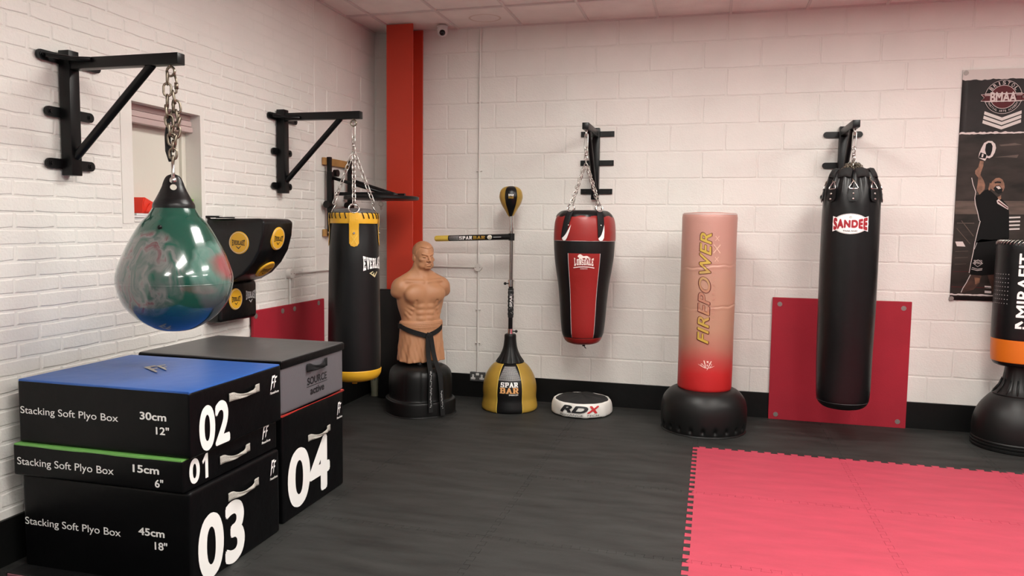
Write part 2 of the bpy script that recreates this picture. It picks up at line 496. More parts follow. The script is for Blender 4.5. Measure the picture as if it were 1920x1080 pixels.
# plaster margin of the opening, flush with the bricks
def quadbox(bm, y0, y1, z0, z1, x0, x1, mi): add_box(bm, ((x0+x1)/2, (y0+y1)/2, (z0+z1)/2), (x1-x0, y1-y0, z1-z0), mi=mi)
quadbox(b, WY0-.08, WY0+.003, WZ0-.02, WZ1+.03, -.115, .0042, 2)
quadbox(b, WY1-.003, WY1+.03, WZ0-.02, WZ1+.029, -.115, .0045, 2)
quadbox(b, WY0-.05, WY1+.02, WZ1-.003, WZ1+.0285, -.115, .004, 2)
T = .25
quadbox(b, ROOM_Y-.2, WY0, -.1, CEIL+.1, -T, 0, 1); quadbox(b, WY1, .2, -.1, CEIL+.1, -T, 0, 1)
quadbox(b, WY0, WY1, -.1, WZ0, -T, 0, 1); quadbox(b, WY0, WY1, WZ1, CEIL+.1, -T, 0, 1)
tag(obj('wall_left', b, None, mats=[M['paint'], M['mortar'], M['plaster']]), kind='structure')

b = B(); add_box(b, (ROOM_X+.1, ROOM_Y/2, CEIL/2), (.2, -ROOM_Y+.4, CEIL+.2)); tag(obj('wall_right', b, M['greywall']), kind='structure')
b = B(); add_box(b, (ROOM_X/2, ROOM_Y-.1, CEIL/2), (ROOM_X+.4, .2, CEIL+.2)); tag(obj('wall_front', b, M['greywall']), kind='structure')

# ---- window: recess, boarded blind, frame
win = thing('window_1', None, None, (0, 0, 0)); win['kind'] = 'structure'
b = B(); add_box(b, (-.135, (WY0+WY1)/2, (WZ0+WZ1)/2), (.02, WY1-WY0, WZ1-WZ0)); obj('blind', b, M['cream'], win)
b = B(); add_box(b, (-.115, WY1-.02, (WZ0+WZ1)/2), (.02, .04, WZ1-WZ0)); add_box(b, (-.115, WY0+.012, (WZ0+WZ1)/2), (.02, .024, WZ1-WZ0)); obj('window_frame', b, M['cream'], win)
b = B()
for q in range(3): add_box(b, (-.09+.008*q, (WY0+WY1)/2, WZ1-.02-.036*q), (.05, WY1-WY0-.004, .033), .004)
obj('blind_box', b, M['pinkboard'], win)
b = B(); add_box(b, (-.058, (WY0+WY1)/2, WZ0-.006), (.13, WY1-WY0, .012), .003); obj('window_sill', b, M['plaster'], win)

# ---- ceiling: tiles in a bar grid
b = B(); CX, CY = .587, .587
add_box(b, (ROOM_X/2, ROOM_Y/2, CEIL+.06), (ROOM_X+.4, -ROOM_Y+.4, .1), mi=0)
nx = int(ROOM_X/CX)+2; ny = int(-ROOM_Y/CY)+2
for i in range(nx):
    x = .237+CX*i
    if x < ROOM_X: add_box(b, (x, ROOM_Y/2, CEIL+.004), (.020, -ROOM_Y, .014), mi=1)
for j in range(ny):
    y = -.008-CY*j
    if y > ROOM_Y:
        add_box(b, (ROOM_X/2, y, CEIL+.004), (ROOM_X, .020, .0138), mi=1)
add_box(b, (.012, ROOM_Y/2, CEIL+.002), (.024, -ROOM_Y, .0124), mi=1)
tm = M['ceiltile']; nt = tm.node_tree   # one tile carries an old ring-shaped water stain
pb = nt.nodes['Principled BSDF']; src = pb.inputs['Base Color'].links[0].from_socket
tc = nt.nodes.new('ShaderNodeTexCoord'); mp = nt.nodes.new('ShaderNodeMapping'); mp.vector_type = 'TEXTURE'
mp.inputs['Location'].default_value = (1.15, -.27, CEIL); mp.inputs['Scale'].default_value = (.145, .125, 5)
ln = nt.nodes.new('ShaderNodeVectorMath'); ln.operation = 'LENGTH'
rp = nt.nodes.new('ShaderNodeValToRGB'); e = rp.color_ramp.elements
e[0].position = .80; e[0].color = (0, 0, 0, 1); e[1].position = 1.0; e[1].color = (0, 0, 0, 1)
k_ = e.new(.93); k_.color = (.55, .55, .55, 1)
mx = nt.nodes.new('ShaderNodeMix'); mx.data_type = 'RGBA'; mx.inputs[7].default_value = (.50, .34, .24, 1)
nt.links.new(tc.outputs['Object'], mp.inputs[0]); nt.links.new(mp.outputs[0], ln.inputs[0]); nt.links.new(ln.outputs['Value'], rp.inputs[0])
nt.links.new(rp.outputs[0], mx.inputs[0]); nt.links.new(src, mx.inputs[6]); nt.links.new(mx.outputs[2], pb.inputs['Base Color'])
tag(obj('ceiling', b, None, mats=[M['ceiltile'], M['tbar']]), kind='structure')

# ---- skirting
b = B(); add_box(b, (ROOM_X/2, -.009, .105), (ROOM_X, .018, .215), .003); tag(obj('baseboard_back', b, M['skirt']), kind='structure')
b = B(); add_box(b, (.010, ROOM_Y/2, .105), (.020, -ROOM_Y, .215), .003); tag(obj('baseboard_left', b, M['skirt']), kind='structure')

# ---- floor: jigsaw tiles
S_T = .983; GX, GY = 3.015, -1.07
def jig_edge(p, q, sgn, n=11, amp=.016):
    """dovetail curve from p to q (q excluded); the curve is the same seen from both neighbours"""
    p, q = Vector(p), Vector(q); d = q-p; L = d.length; t = d/L; nn = Vector((-t.y, t.x))*sgn
    out = []; per = L/n
    for k in range(n):
        for s, a in ((.10, -1), (.36, -1), (.30, 1), (.86, 1), (.80, -1)):
            if k == 0 and s == .10: out.append(p+t*0); continue
            out.append(p+t*(per*(k+s))+nn*(amp*a))
    return out
def jig_tile(x0, y0, s=S_T):
    """outline, counter-clockwise from the low corner; edge curves run in +x / +y so that neighbours share them"""
    c = [Vector((x0, y0)), Vector((x0+s, y0)), Vector((x0+s, y0+s)), Vector((x0, y0+s))]
    bot = jig_edge(c[0], c[1], 1); right = jig_edge(c[1], c[2], 1)
    top = jig_edge(c[3], c[2], 1); left = jig_edge(c[0], c[3], 1)
    out = bot+right
    out += [c[2]]+top[1:][::-1]+[c[3]]+left[1:][::-1]
    res = []; n = len(out)
    for i, p in enumerate(out):   # pull the outline in by a hair so that a fine gap shows along every tooth
        e1 = (p-out[i-1]).normalized(); e2 = (out[(i+1) % n]-p).normalized()
        n1 = Vector((-e1.y, e1.x)); n2 = Vector((-e2.y, e2.x)); d = max(.5, 1+n1.dot(n2))
        q = p+(n1+n2)/d*.0007; res.append((q.x, q.y))
    return res
def add_tile(bm, x0, y0, mi=0, top=0., th=.018):
    pts = jig_tile(x0, y0)
    a = [bm.verts.new((x, y, top)) for x, y in pts]; c = [bm.verts.new((x, y, top-th)) for x, y in pts]
    f = bm.faces.new(a); f.material_index = mi
    n = len(a)
    for i in range(n):
        f = bm.faces.new((a[i], c[i], c[(i+1) % n], a[(i+1) % n])); f.material_index = mi
RED_SEEN = {(0, 0): 'back left corner tile of the red mat, in front of the black bases',
            (1, 0): 'second tile along the back edge of the red mat',
            (2, 0): 'third red mat tile along the back edge, cut off by the right frame edge',
            (0, 1): 'red mat tile on the left edge, second row from the back',
            (1, 1): 'inner red mat tile, second row back, reaching the right frame edge',
            (0, 2): 'front red mat tile on the left edge, cut off by the bottom frame edge'}
b = B()
for i in range(-4, 6):
    for j in range(-2, 9):
        x0, y0 = GX+S_T*i, GY-S_T*(j+1)
        red = 0 <= i <= 4 and 0 <= j <= 4
        if red and (i, j) in RED_SEEN: continue
        add_tile(b, x0, y0, 1 if red else 0)
for no, co in (((-1, 0, 0), (.001, 0, 0)), ((0, 1, 0), (0, -.001, 0)), ((1, 0, 0), (ROOM_X, 0, 0)), ((0, -1, 0), (0, ROOM_Y, 0))):
    bmesh.ops.bisect_plane(b, geom=b.verts[:]+b.edges[:]+b.faces[:], plane_co=co, plane_no=no, clear_outer=True)
add_box(b, (ROOM_X/2, ROOM_Y/2, -.068), (ROOM_X+.4, -ROOM_Y+.4, .1), mi=2)
tag(obj('floor', b, None, mats=[M['rubber'], M['redmat'], M['matedge']]), kind='structure')
for (i, j), lab in RED_SEEN.items():
    b = B(); add_tile(b, 0, -S_T)
    o = obj('floor_mat_tile', b, M['redmat']); o.location = (GX+S_T*i, GY-S_T*j, 0)
    tag(o, lab, 'floor mat', 'red jigsaw mat tiles')

# ================================================================== FIXED THINGS ON THE WALLS
# ---- conduit on the back wall
t = thing('conduit', 'thin white vertical conduit down the back wall to the socket, with round junction box', 'conduit', (1.033, -.018, 0))
b = B(); cyl(b, (0, 0, .23), (0, 0, 1.165), .0095); cyl(b, (0, 0, 1.235), (0, 0, CEIL-.004), .0095); obj('vertical_pipe', b, M['pipe'], t, True, angle=40)
b = B(); cyl(b, (-.53, .003, 1.2), (-.035, .003, 1.2), .0095); obj('horizontal_pipe', b, M['pipe'], t, True, angle=40)
b = B(); cyl(b, (0, .012, 1.2), (0, -.022, 1.2), .034, 24); jb = obj('junction_box', b, M['pipe'], t, True, angle=40)
for s in (-1, 1):
    b = B(); cyl(b, (s*.02, -.021, 1.2), (s*.02, -.0235, 1.2), .004, 8); obj('screw', b, M['washer'], jb)
for z in (2.683, 2.07, .813, .505):
    b = B(); add_box(b, (0, .003, z), (.05, .022, .010), .003); obj('pipe_clip', b, M['pipe'], t)
# ---- conduit on the left wall
t = thing('conduit', 'thin white conduit on the brick side wall beside the black and yellow pad', 'conduit', (.018, -1.53, 0))
b = B(); cyl(b, (0, 0, .95), (0, 0, 1.17), .0095); obj('vertical_pipe', b, M['pipe'], t, True, angle=40)
b = B(); cyl(b, (0, .034, 1.2), (0, 1.51, 1.2), .0095); obj('horizontal_pipe', b, M['pipe'], t, True, angle=40)
b = B(); cyl(b, (-.012, 0, 1.2), (.024, 0, 1.2), .036, 24); jb = obj('junction_box', b, M['pipe'], t, True, angle=40)
for s in (-1, 1):
    b = B(); cyl(b, (.023, s*.02, 1.2), (.0255, s*.02, 1.2), .004, 8); obj('screw', b, M['washer'], jb)
# ---- double socket
t = thing('wall_socket', 'grey metal double socket above the black skirting beside the gold round base', 'socket', (1.036, 0, .192))
b = B(); add_box(b, (0, -.020, 0), (.146, .022, .086), .004); obj('face_plate', b, M['socket'], t)
for s in (-1, 1):
    b = B(); add_box(b, (s*.042, -.032, -.016), (.042, .004, .018), .001); add_box(b, (s*.042, -.032, .006), (.018, .004, .030), .002)
    o = obj('outlet', b, M['sockw'], t)
    b = B()
    for dx, dz, ww, hh in ((0, .012, .004, .007), (-.011, -.016, .006, .004), (.011, -.016, .006, .004)): add_box(b, (s*.042+dx, -.0345, dz), (ww, .001, hh))
    obj('pin_hole', b, M['darkprint'], o)
b = B(); add_box(b, (0, -.032, .024), (.030, .005, .022), .002); obj('switch', b, M['sockw'], t)
# ---- ceiling camera
t = thing('security_camera', 'small white dome camera with dark lens under the ceiling by the red column', 'camera', (.722, -.15, CEIL-.004), .35)
b = B(); cyl(b, (0, 0, 0), (0, 0, -.014), .048, 28); obj('mount_base', b, M['whiteplastic'], t, True, angle=40)
b = B(); add_lathe(b, smooth_prof([(.044, -.012), (.046, -.035), (.044, -.060), (.034, -.080), (.016, -.090), (0, -.092)], 3), 28); obj('dome_housing', b, M['whiteplastic'], t, True)
b = B(); R = Matrix.Rotation(.55, 4, 'X')
bmesh.ops.create_uvsphere(b, u_segments=20, v_segments=12, radius=.028, matrix=Matrix.Translation((0, -.026, -.060))); obj('lens', b, M['lens'], t, True)

# ---- red steel column and its black padding
t = thing('steel_column', 'red painted steel column standing in the corner from floor to ceiling', 'column', (.3715, -.15, 0))
b = B()
add_box(b, (0, -.125, CEIL/2), (.249, .016, CEIL), .002); add_box(b, (0, .112, CEIL/2), (.249, .016, CEIL), .002); add_box(b, (0, -.006, CEIL/2), (.012, .23, CEIL))
obj('column_profile', b, M['red_col'], t)
b = B(); cyl(b, (.09, .104, 1.85), (.09, .098, 1.85), .010, 6); obj('bolt', b, M['red_col'], t)
t = thing('column_pad', 'black padding wrapped round the foot of the red column behind the torso dummy', 'padding', (.375, -.18, 0))
b = B(); add_box(b, (-.005, -.140, .5), (.37, .05, 1.0), .022, 3); obj('front_pad', b, M['black_vinyl2'], t, True, angle=50)
for s in (-1, 1):
    b = B(); add_box(b, (s*.155-.005, .02, .495), (.045, .27, .99), .02, 3); obj('side_pad', b, M['black_vinyl2'], t, True, angle=50)

# ---- punch bag brackets (local frame: +x out of the wall, y along it)
def wall_bracket(label, loc, rotz, plates, square=False, swivel=False, top=2.41, bot=1.80, arm_z=2.358, L=.615):
    t = thing('bag_bracket', label, 'bracket', loc, rotz, 'wall brackets for punch bags')
    z0 = loc[2]
    b = B(); add_box(b, (.042, 0, (top+bot)/2), (.062, .062, top-bot), .003); obj('post', b, M['steel'], t, True, angle=40)
    b = B(); add_box(b, (.055+(L-.055)/2, 0, arm_z), (L-.055, .052, .052), .003); obj('arm', b, M['steel'], t, True, angle=40)
    b = B(); cyl(b, (.068, 0, bot+.09), (L-.16, 0, arm_z-.02), .020, 14); obj('brace', b, M['steel'], t, True, angle=40)
    b = B(); e = L-.059; add_ringt(b, (e, 0, arm_z-.055), (0, 1, 0), .021, .006); cyl(b, (e, 0, arm_z-.036), (e, 0, arm_z-.020), .008, 10); obj('eye_bolt', b, M['chain' if not swivel else 'oldchain'], t, True)
    for (z, y0, y1) in plates:
        b = B(); hw = .024
        if square: add_box(b, (.010, (y0+y1)/2, z), (.010, y1-y0, .046), .002)
        else:
            pts = []
            for k in range(9): a = PI/2+PI*k/8; pts.append((.006, y0+hw+hw*math.cos(a), z+hw*math.sin(a)))
            for k in range(9): a = -PI/2+PI*k/8; pts.append((.006, y1-hw+hw*math.cos(a), z+hw*math.sin(a)))
            add_prism(b, pts, (.010, 0, 0))
        p = obj('wall_plate', b, M['steel'], t)
        for y in (y0+.03, y1-.03):
            b = B(); cyl(b, (.012, y, z), (.024, y, z), .009, 6); cyl(b, (.016, y, z), (.0185, y, z), .015, 14); obj('bolt', b, M['steel'], p)
    if swivel:
        z, y0, y1 = plates[0]
        b = B(); add_tube(b, [(.028, y0+.035, z), (.082, -.048, z-.002), (.10, -.040, z-.006), (.20, -.030, z-.012)], .012, 10); obj('stiffener', b, M['steel'], t, True)
    return t
wall_bracket('large black bracket on the brick wall holding the green teardrop bag', (.006, -3.548, 0), 0,
             [(2.352, -.155, .23), (2.095, -.120, .175), (1.850, -.124, .172)], swivel=True, top=2.392, bot=1.795, arm_z=2.328, L=.679)
wall_bracket('black bracket on the brick wall holding the black and yellow bag near the corner', (.006, -1.655, 0), 0,
             [(2.342, -.141, .25), (2.095, -.095, .169), (1.848, -.099, .164)], swivel=True, top=2.395, bot=1.795, arm_z=2.343, L=.664)
wall_bracket('black bracket with square ended plates on the block wall holding the red and black bag', (2.092, -.006, 0), -PI/2,
             [(2.378, -.138, .152), (2.131, -.138, .152), (1.886, -.132, .145)], square=True, top=2.425, bot=1.815, arm_z=2.372)
wall_bracket('black bracket with rounded plates on the block wall above the tall black bag', (4.066, -.006, 0), -PI/2,
             [(2.336, -.145, .148), (2.092, -.145, .145), (1.842, -.148, .145)], top=2.395, bot=1.80, arm_z=2.345)

# ---- foam panels screwed on the walls
t = thing('wall_mat_panel', 'square red foam panel on the block wall behind the tall black bag', 'wall pad', (4.107, -.030, .508), 0, 'red wall mat panels')
b = B(); add_box(b, (0, 0, 0), (1.046, .022, 1.02), .004); obj('panel', b, M['redpanel'], t)
for x, z in ((-.466, .456), (.464, .457), (-.465, -.466), (.462, -.457)):
    b = B(); cyl(b, (x, -.011, z), (x, -.0145, z), .019, 20); cyl(b, (x, -.013, z), (x, -.017, z), .008, 10); obj('washer', b, M['washer'], t, True, angle=40)
t = thing('wall_mat_panel', 'red foam panel on the brick side wall behind the plyo boxes', 'wall pad', (.030, -1.545, .478), 0, 'red wall mat panels')
b = B(); add_box(b, (0, 0, 0), (.022, .99, .985), .004); obj('panel', b, M['redpanel'], t)
for y, z in ((-.47, .455), (-.13, .455), (.035, .455), (.40, .465)):
    b = B(); cyl(b, (.011, y, z), (.0145, y, z), .019, 20); cyl(b, (.013, y, z), (.017, y, z), .008, 10); obj('washer', b, M['washer'], t, True, angle=40)

# ---- speed bag platform on the left wall
t = thing('speed_bag_platform', 'black speed bag platform on two wooden battens in the corner behind the hanging bag', 'platform', (0, -.78, 0))
for z, y0, y1 in ((2.085, -.235, .26), (1.505, -.235, .26)):
    b = B(); add_box(b, (.022, (y0+y1)/2, z), (.026, y1-y0, .058), .002); obj('wooden_batten', b, M['ply'], t)
for y in (-.19, .17):
    b = B(); add_box(b, (.052, y, 1.80), (.032, .030, .64), .002); add_box(b, (.060, y, 1.84), (.046, .042, .32), .002); u = obj('upright', b, M['steel'], t)
    b = B(); cyl(b, (.085, y, 1.745), (.13, y+.005, 1.745), .026, 14, .034) if False else cyl(b, (.06, y-.02, 1.735), (.06, y-.07, 1.735), .022, 14, .030); obj('knob', b, M['black_plastic'], u, True, angle=40)
    b = B(); add_tube(b, [(.07, y, 1.955), (.53, y*.55, 1.822)], .014, 10); obj('brace', b, M['steel'], t, True)
    b = B(); add_box(b, (.33, y*.62, 1.825), (.52, .028, .028), .002, rot=None); obj('support_arm', b, M['steel'], t)
b = B(); cyl(b, (.050, -.105, 1.995), (.085, -.105, 1.995), .030, 18); cyl(b, (.0, -.105, 1.995), (.06, -.105, 1.995), .008, 8); obj('wall_knob', b, M['black_plastic'], t, True, angle=40)
b = B(); add_lathe(b, [(0, 1.782), (.298, 1.782), (.308, 1.788), (.308, 1.806), (.298, 1.811), (0, 1.811)], 56, c=(.425, 0)); obj('drum', b, M['steel'], t, True, angle=40)
b = B(); cyl(b, (.42, 0, 1.782), (.42, 0, 1.765), .035, 16); add_ringt(b, (.42, 0, 1.745), (0, 1, .2), .018, .005); add_ringt(b, (.42, 0, 1.715), (1, 0, .2), .014, .004); obj('swivel', b, M['chain'], t, True)

# ---- wall mounted pad with yellow targets
EV = lambda w, h: warp(slab('EVERLAST', w, h), lambda x, y, z: (x, y*(1+.9*(2*x/w)**2*.55), z))
def tick(w, at): return join(poly([(at[0]-w, at[1]+w*.35), (at[0]-w*.75, at[1]+w*.5), (at[0]-w*.05, at[1]-w*.05), (at[0]+w*.8, at[1]+w*.6), (at[0]+w, at[1]+w*.5), (at[0], at[1]-w*.5)]))
t = thing('wall_punch_pad', 'black wall mounted punch pad with round yellow targets, half hidden by the green bag', 'punch pad', (.006, -2.48, 0))
YA, YB = 0.0, .335
prof = [(.0, 1.60), (.385, 1.605), (.412, 1.585), (.405, 1.50), (.375, 1.40), (.325, 1.32), (.255, 1.25), (.17, 1.208), (.11, 1.19), (.0, 1.19)]
b = B(); add_prism(b, [(x, YA, z) for x, z in prof], (0, YB-YA, 0))
es = [e for e in b.edges if e.calc_length() > 0]
bmesh.ops.bevel(b, geom=es, offset=.016, segments=3, affect='EDGES', profile=.6, clamp_overlap=True)
upper = obj('upper_pad', b, M['pad_vinyl'], t, True)
b = B(); add_box(b, (.055, .165, 1.07), (.125, .40, .255), .028, 3); lower = obj('lower_pad', b, M['pad_vinyl'], t, True)
b = B(); add_box(b, (.03, .02, 1.612), (.07, .05, .012), .004); add_box(b, (.14, -.004, 1.607), (.12, .03, .008), .003); obj('hanging_strap', b, M['blackstrap'], t)
def target(o, u, v, r, nm='target'):
    o, u, v = Vector(o), Vector(u).normalized(), Vector(v).normalized(); n = u.cross(v)
    bm = B(); rows = [(0, .0045), (r*.80, .0045), (r*.94, .0035), (r, -.006)]
    vs = [[bm.verts.new(o+n*rows[0][1])]]
    for rr, d in rows[1:]: vs.append([bm.verts.new(o+u*rr*math.cos(2*PI*k/36)+v*rr*math.sin(2*PI*k/36)+n*d) for k in range(36)])
    for k in range(36):
        bm.faces.new((vs[0][0], vs[1][k], vs[1][(k+1) % 36]))
        for A, Bq in zip(vs[1:], vs[2:]): bm.faces.new((A[k], Bq[k], Bq[(k+1) % 36], A[(k+1) % 36]))
    d = obj('target', bm, M['yellow'], t, True, angle=60)
    bm = join(EV(r*1.25, r*.36), tick(r*.25, (0, -r*.42)))
    obj('lettering', on_plane(bm, o+n*.0047, u, v, .0008), M['darkprint'], d)
    bm = ring(r*.86, r*.90, 36); obj('target_ring', on_plane(bm, o+n*.0042, u, v, .0008), M['bannerwhite'], d)
target((.233, -.001, 1.452), (1, 0, 0), (0, 0, 1), .073)
target((.402, .168, 1.478), (0, 1, 0), (.16, 0, 1), .075)
target((.288, .20, 1.276), (0, 1, 0), (.80, 0, .72), .072)
target((.118, .12, 1.085), (0, 1, 0), (0, 0, 1), .072)
b = join(EV(.105, .042), tick(.02, (0, -.042))); obj('lettering', on_plane(b, (.1178, .285, 1.10), (0, 1, 0), (0, 0, 1), .001), M['greyprint'], t)

# ---- things on the window sill
t = thing('folded_pad', 'red folded plastic pad on the window sill behind the green teardrop bag', 'pad', (-.062, -2.93, WZ0+.012))
b = B(); add_prism(b, [(-.04, -.075, .026), (-.04, .10, .026), (-.04, .10, .055), (-.04, -.06, .118), (-.04, -.075, .09)], (.075, .02, 0))
bmesh.ops.bevel(b, geom=b.edges[:], offset=.005, segments=2, affect='EDGES'); obj('folded_sheet', b, M['redplastic'], t, True, angle=30)
b = B(); add_prism(b, [(.038, -.05, .035), (.038, .03, .035), (.038, -.01, .085)], (.006, 0, 0)); obj('flap', b, M['redplastic'], t)
for i, (dz, dx, dy) in enumerate(((0, 0, 0), (.0125, .004, -.012), (.025, -.004, .008))):
    b = B(); add_box(b, (0, 0, .0058), (.085, .24, .0115), .0015)
    o = obj('paper_booklet', b, M['paper']); o.location = (-.058+dx, -2.95+dy, WZ0+dz); o.rotation_euler = (0, 0, .04*i)
    tag(o, ['white booklet at the bottom of the stack on the window sill', 'white booklet in the middle of the stack on the window sill', 'white booklet on top of the sill stack, under the red pad'][i], 'booklet', 'booklets on the window sill')
b = B(); bmesh.ops.create_icosphere(b, subdivisions=3, radius=.05)
for v in b.verts:
    v.co.z *= 1.6; n = v.co.normalized(); v.co *= 1+.22*math.sin(9*n.x+3*n.z)*math.cos(8*n.y+2)+.12*math.sin(17*n.z+5*n.x)
    v.co.z *= .95
o = obj('plastic_bag', b, M['greenplastic'], None, True); o.location = (-.056, -2.60, WZ0+.085)
tag(o, 'crumpled green plastic bag on the right end of the window sill', 'bag')

# ---- banner
t = thing('banner', 'dark vinyl banner on the block wall showing a boxer with raised glove', 'banner', (4.9, -.012, 1.042))
BW, BH = .57, 1.768
def bsheet(z0, z1, m, d, name, x0=0., x1=BW, par=t):
    bm = B(); nx, nz = 12, max(2, int((z1-z0)/.06)); g = []
    for i in range(nx+1):
        g.append([bm.verts.new((x0+(x1-x0)*i/nx, -d-.0012*math.sin(i*1.3+k*.25), z0+(z1-z0)*k/nz)) for k in range(nz+1)])
    for i in range(nx):
        for k in range(nz): bm.faces.new((g[i][k], g[i+1][k], g[i+1][k+1], g[i][k+1]))
    return obj(name, bm, m, par, True)
sheet = bsheet(0, BH, M['banner'], 0, 'banner_sheet')
sol = sheet.modifiers.new('thick', 'SOLIDIFY'); sol.thickness = .001; sol.offset = -1
def bp(bm, m, d, name): return obj(name, on_plane(bm, (0, 0, 0), (1, 0, 0), (0, 0, 1), .0045+d*.0006), m, t)
rp_ = random.Random(3)
top = [(0, BH-.001), (0, 1.694)]+[(BW*k/30, 1.690+rp_.uniform(-.004, .004)-.002*math.sin(k)) for k in range(1, 30)]+[(BW, 1.688), (BW, BH-.001)]
bp(poly(top), M['bannerwhite'], 0, 'top_strip')
bp(poly([(0, .03), (BW, .03), (BW, 1.285), (0, 1.285)]), M['bannerphoto'], 0, 'photo_ground')
bp(poly([(.0, .67), (BW, .67), (BW, .772), (.0, .772)]), M['bannerbrown'], 1, 'photo_band')
for q_ in (poly([(.277, 1.197), (.383, 1.209), (.432, 1.195), (.289, 1.187)]),
           poly([(.246, 1.103), (.33, 1.103), (.402, 1.098), (.412, 1.122)]),
           stroke([(.02, .60), (.14, .60)], .006),
           stroke([(.02, .56), (.12, .44)], .004),
           stroke([(.05, .62), (.14, .50)], .005),
           stroke([(.02, .38), (.11, .385)], .004),
           stroke([(.02, .33), (.11, .335)], .003),
           stroke([(.02, .28), (.10, .285)], .003)):
    bp(q_, M['bannerbrown'], 1, 'photo_light')
def torn(y, x1, amp, seed):
    r = random.Random(seed); n = 40
    up = [(x1*k/n, y+.004+r.uniform(0, amp)) for k in range(n+1)]; dn = [(x1*k/n, y-.002-r.uniform(0, amp*.6)) for k in range(n+1)]
    return poly(up+dn[::-1])
bp(torn(1.286, BW, .010, 1), M['bpink'], 2, 'torn_line'); bp(torn(.043, BW, .006, 2), M['bpink'], 2, 'torn_line')
bp(stroke([(.012, .223), (.123, .226)], .004), M['bred'], 2, 'ring_rope'); bp(stroke([(.005, .104), (BW, .103)], .005), M['bred'], 2, 'ring_rope')
for p_ in ([(.015, .457), (.067, .458), (.088, .419), (.029, .421)], [(.237, .119), (.283, .117), (.284, .099), (.238, .101)], [(.239, .081), (.285, .079), (.286, .061), (.24, .063)],
           *[[(.372, z), (.45, z+.004), (.45, z-.008), (.374, z-.012)] for z in (.651, .620, .592, .563)]):
    bp(poly(p_), M['bpink'], 2, 'bright_window')
shirt = [(.164, .82), (.199, .854), (.223, .861), (.261, .827), (.287, .8), (.311, .793), (.363, .732), (.372, .685), (.383, .489), (.269, .466), (.154, .451), (.16, .513), (.177, .595), (.152, .718), (.131, .813)]
shorts = [(.154, .451), (.195, .479), (.269, .473), (.38, .492), (.39, .22), (.211, .197), (.131, .202), (.132, .292), (.146, .368)]
bp(join(poly([(.137, .202), (.211, .197), (.202, .142), (.162, .085), (.076, .058), (.104, .125)]), poly([(.25, .21), (.37, .22), (.36, .06), (.30, .05)])), M['bskin2'], 3, 'boxer_legs')
bp(poly([(.163, .182), (.2, .176), (.199, .142), (.172, .127)]), M['bskin'], 4, 'boxer_knee')
bp(poly([(.153, 1.078), (.178, 1.074), (.177, 1.037), (.164, .99), (.162, .969), (.186, .928), (.198, .895), (.196, .861), (.164, .82), (.141, .854), (.145, .895), (.148, .949), (.125, .98), (.124, 1.003), (.144, 1.03)]), M['bskin'], 3, 'boxer_arm')
bp(poly([(.287, .8), (.31, .817), (.312, .786), (.297, .779)]), M['bskin'], 5, 'boxer_neck')
bp(join(poly(shirt), poly(shorts)), M['bshirt'], 4, 'boxer_clothes')
bp(join(poly([(.233, .894), (.244, .922), (.267, .945), (.291, .948), (.312, .935), (.326, .908), (.331, .874), (.323, .847), (.303, .834), (.279, .84), (.251, .854), (.238, .867)]), poly([(.22, .861), (.229, .911), (.236, .905), (.235, .861), (.227, .85)])), M['bskin'], 5, 'boxer_face')
bp(join(poly([(.256, .867), (.27, .888), (.297, .888), (.317, .861), (.315, .834), (.292, .823), (.269, .84)]), poly([(.259, .915), (.28, .921), (.304, .918), (.305, .906), (.281, .909), (.263, .905)])), M['bdark'], 6, 'boxer_beard')
bp(poly([(.27, .881), (.294, .884), (.307, .867), (.289, .861)]), M['bpink'], 7, 'boxer_mouth')
bp(poly([(.144, 1.135), (.157, 1.175), (.173, 1.212), (.2, 1.228), (.227, 1.226), (.249, 1.204), (.256, 1.174), (.25, 1.14), (.236, 1.11), (.216, 1.096), (.198, 1.101), (.187, 1.077), (.159, 1.091), (.14, 1.101)]), M['bpink'], 4, 'boxer_glove')
bp(join(poly([(.186, 1.202), (.203, 1.215), (.222, 1.211), (.232, 1.188), (.231, 1.154), (.221, 1.117), (.203, 1.111), (.19, 1.131), (.182, 1.158)]), poly([(.153, 1.142), (.196, 1.124), (.189, 1.094), (.14, 1.101)])), M['bdark'], 5, 'boxer_glove_palm')
trim = [(.102, .949), (.115, .895), (.136, .84), (.132, .793), (.138, .745), (.156, .69), (.172, .622), (.179, .616), (.167, .554), (.151, .451), (.143, .368), (.132, .292), (.124, .215)]
bp(join(stroke(trim, .0045), stroke([(.134, .202), (.109, .139), (.087, .096), (.076, .061)], .005), poly([(.163, 1.131), (.175, 1.128), (.17, 1.104), (.16, 1.106)]),
        stroke([(.166, .452), (.150, .40)], .003)), M['bpink'], 6, 'white_trim')
bp(join(poly([(.282, .773), (.294, .786), (.363, .726), (.364, .705), (.289, .752)])), M['bpink'], 6, 'shirt_badge')
bp(stroke([(.292, .770), (.360, .717)], .008), M['bred'], 7, 'shirt_badge_stripe')
bd = join(ring(.032, .036, 4, (.180, .292), .8), text('BMAA', .055, .020, .01, at=(.182, .295)), stroke([(.142, .258), (.18, .246), (.214, .252)], .004), stroke([(.138, .246), (.178, .235), (.212, .241)], .004), text('BRISTOL', .06, .010, .01, at=(.182, .312)))
bp(bd, M['bpink'], 6, 'shorts_badge')
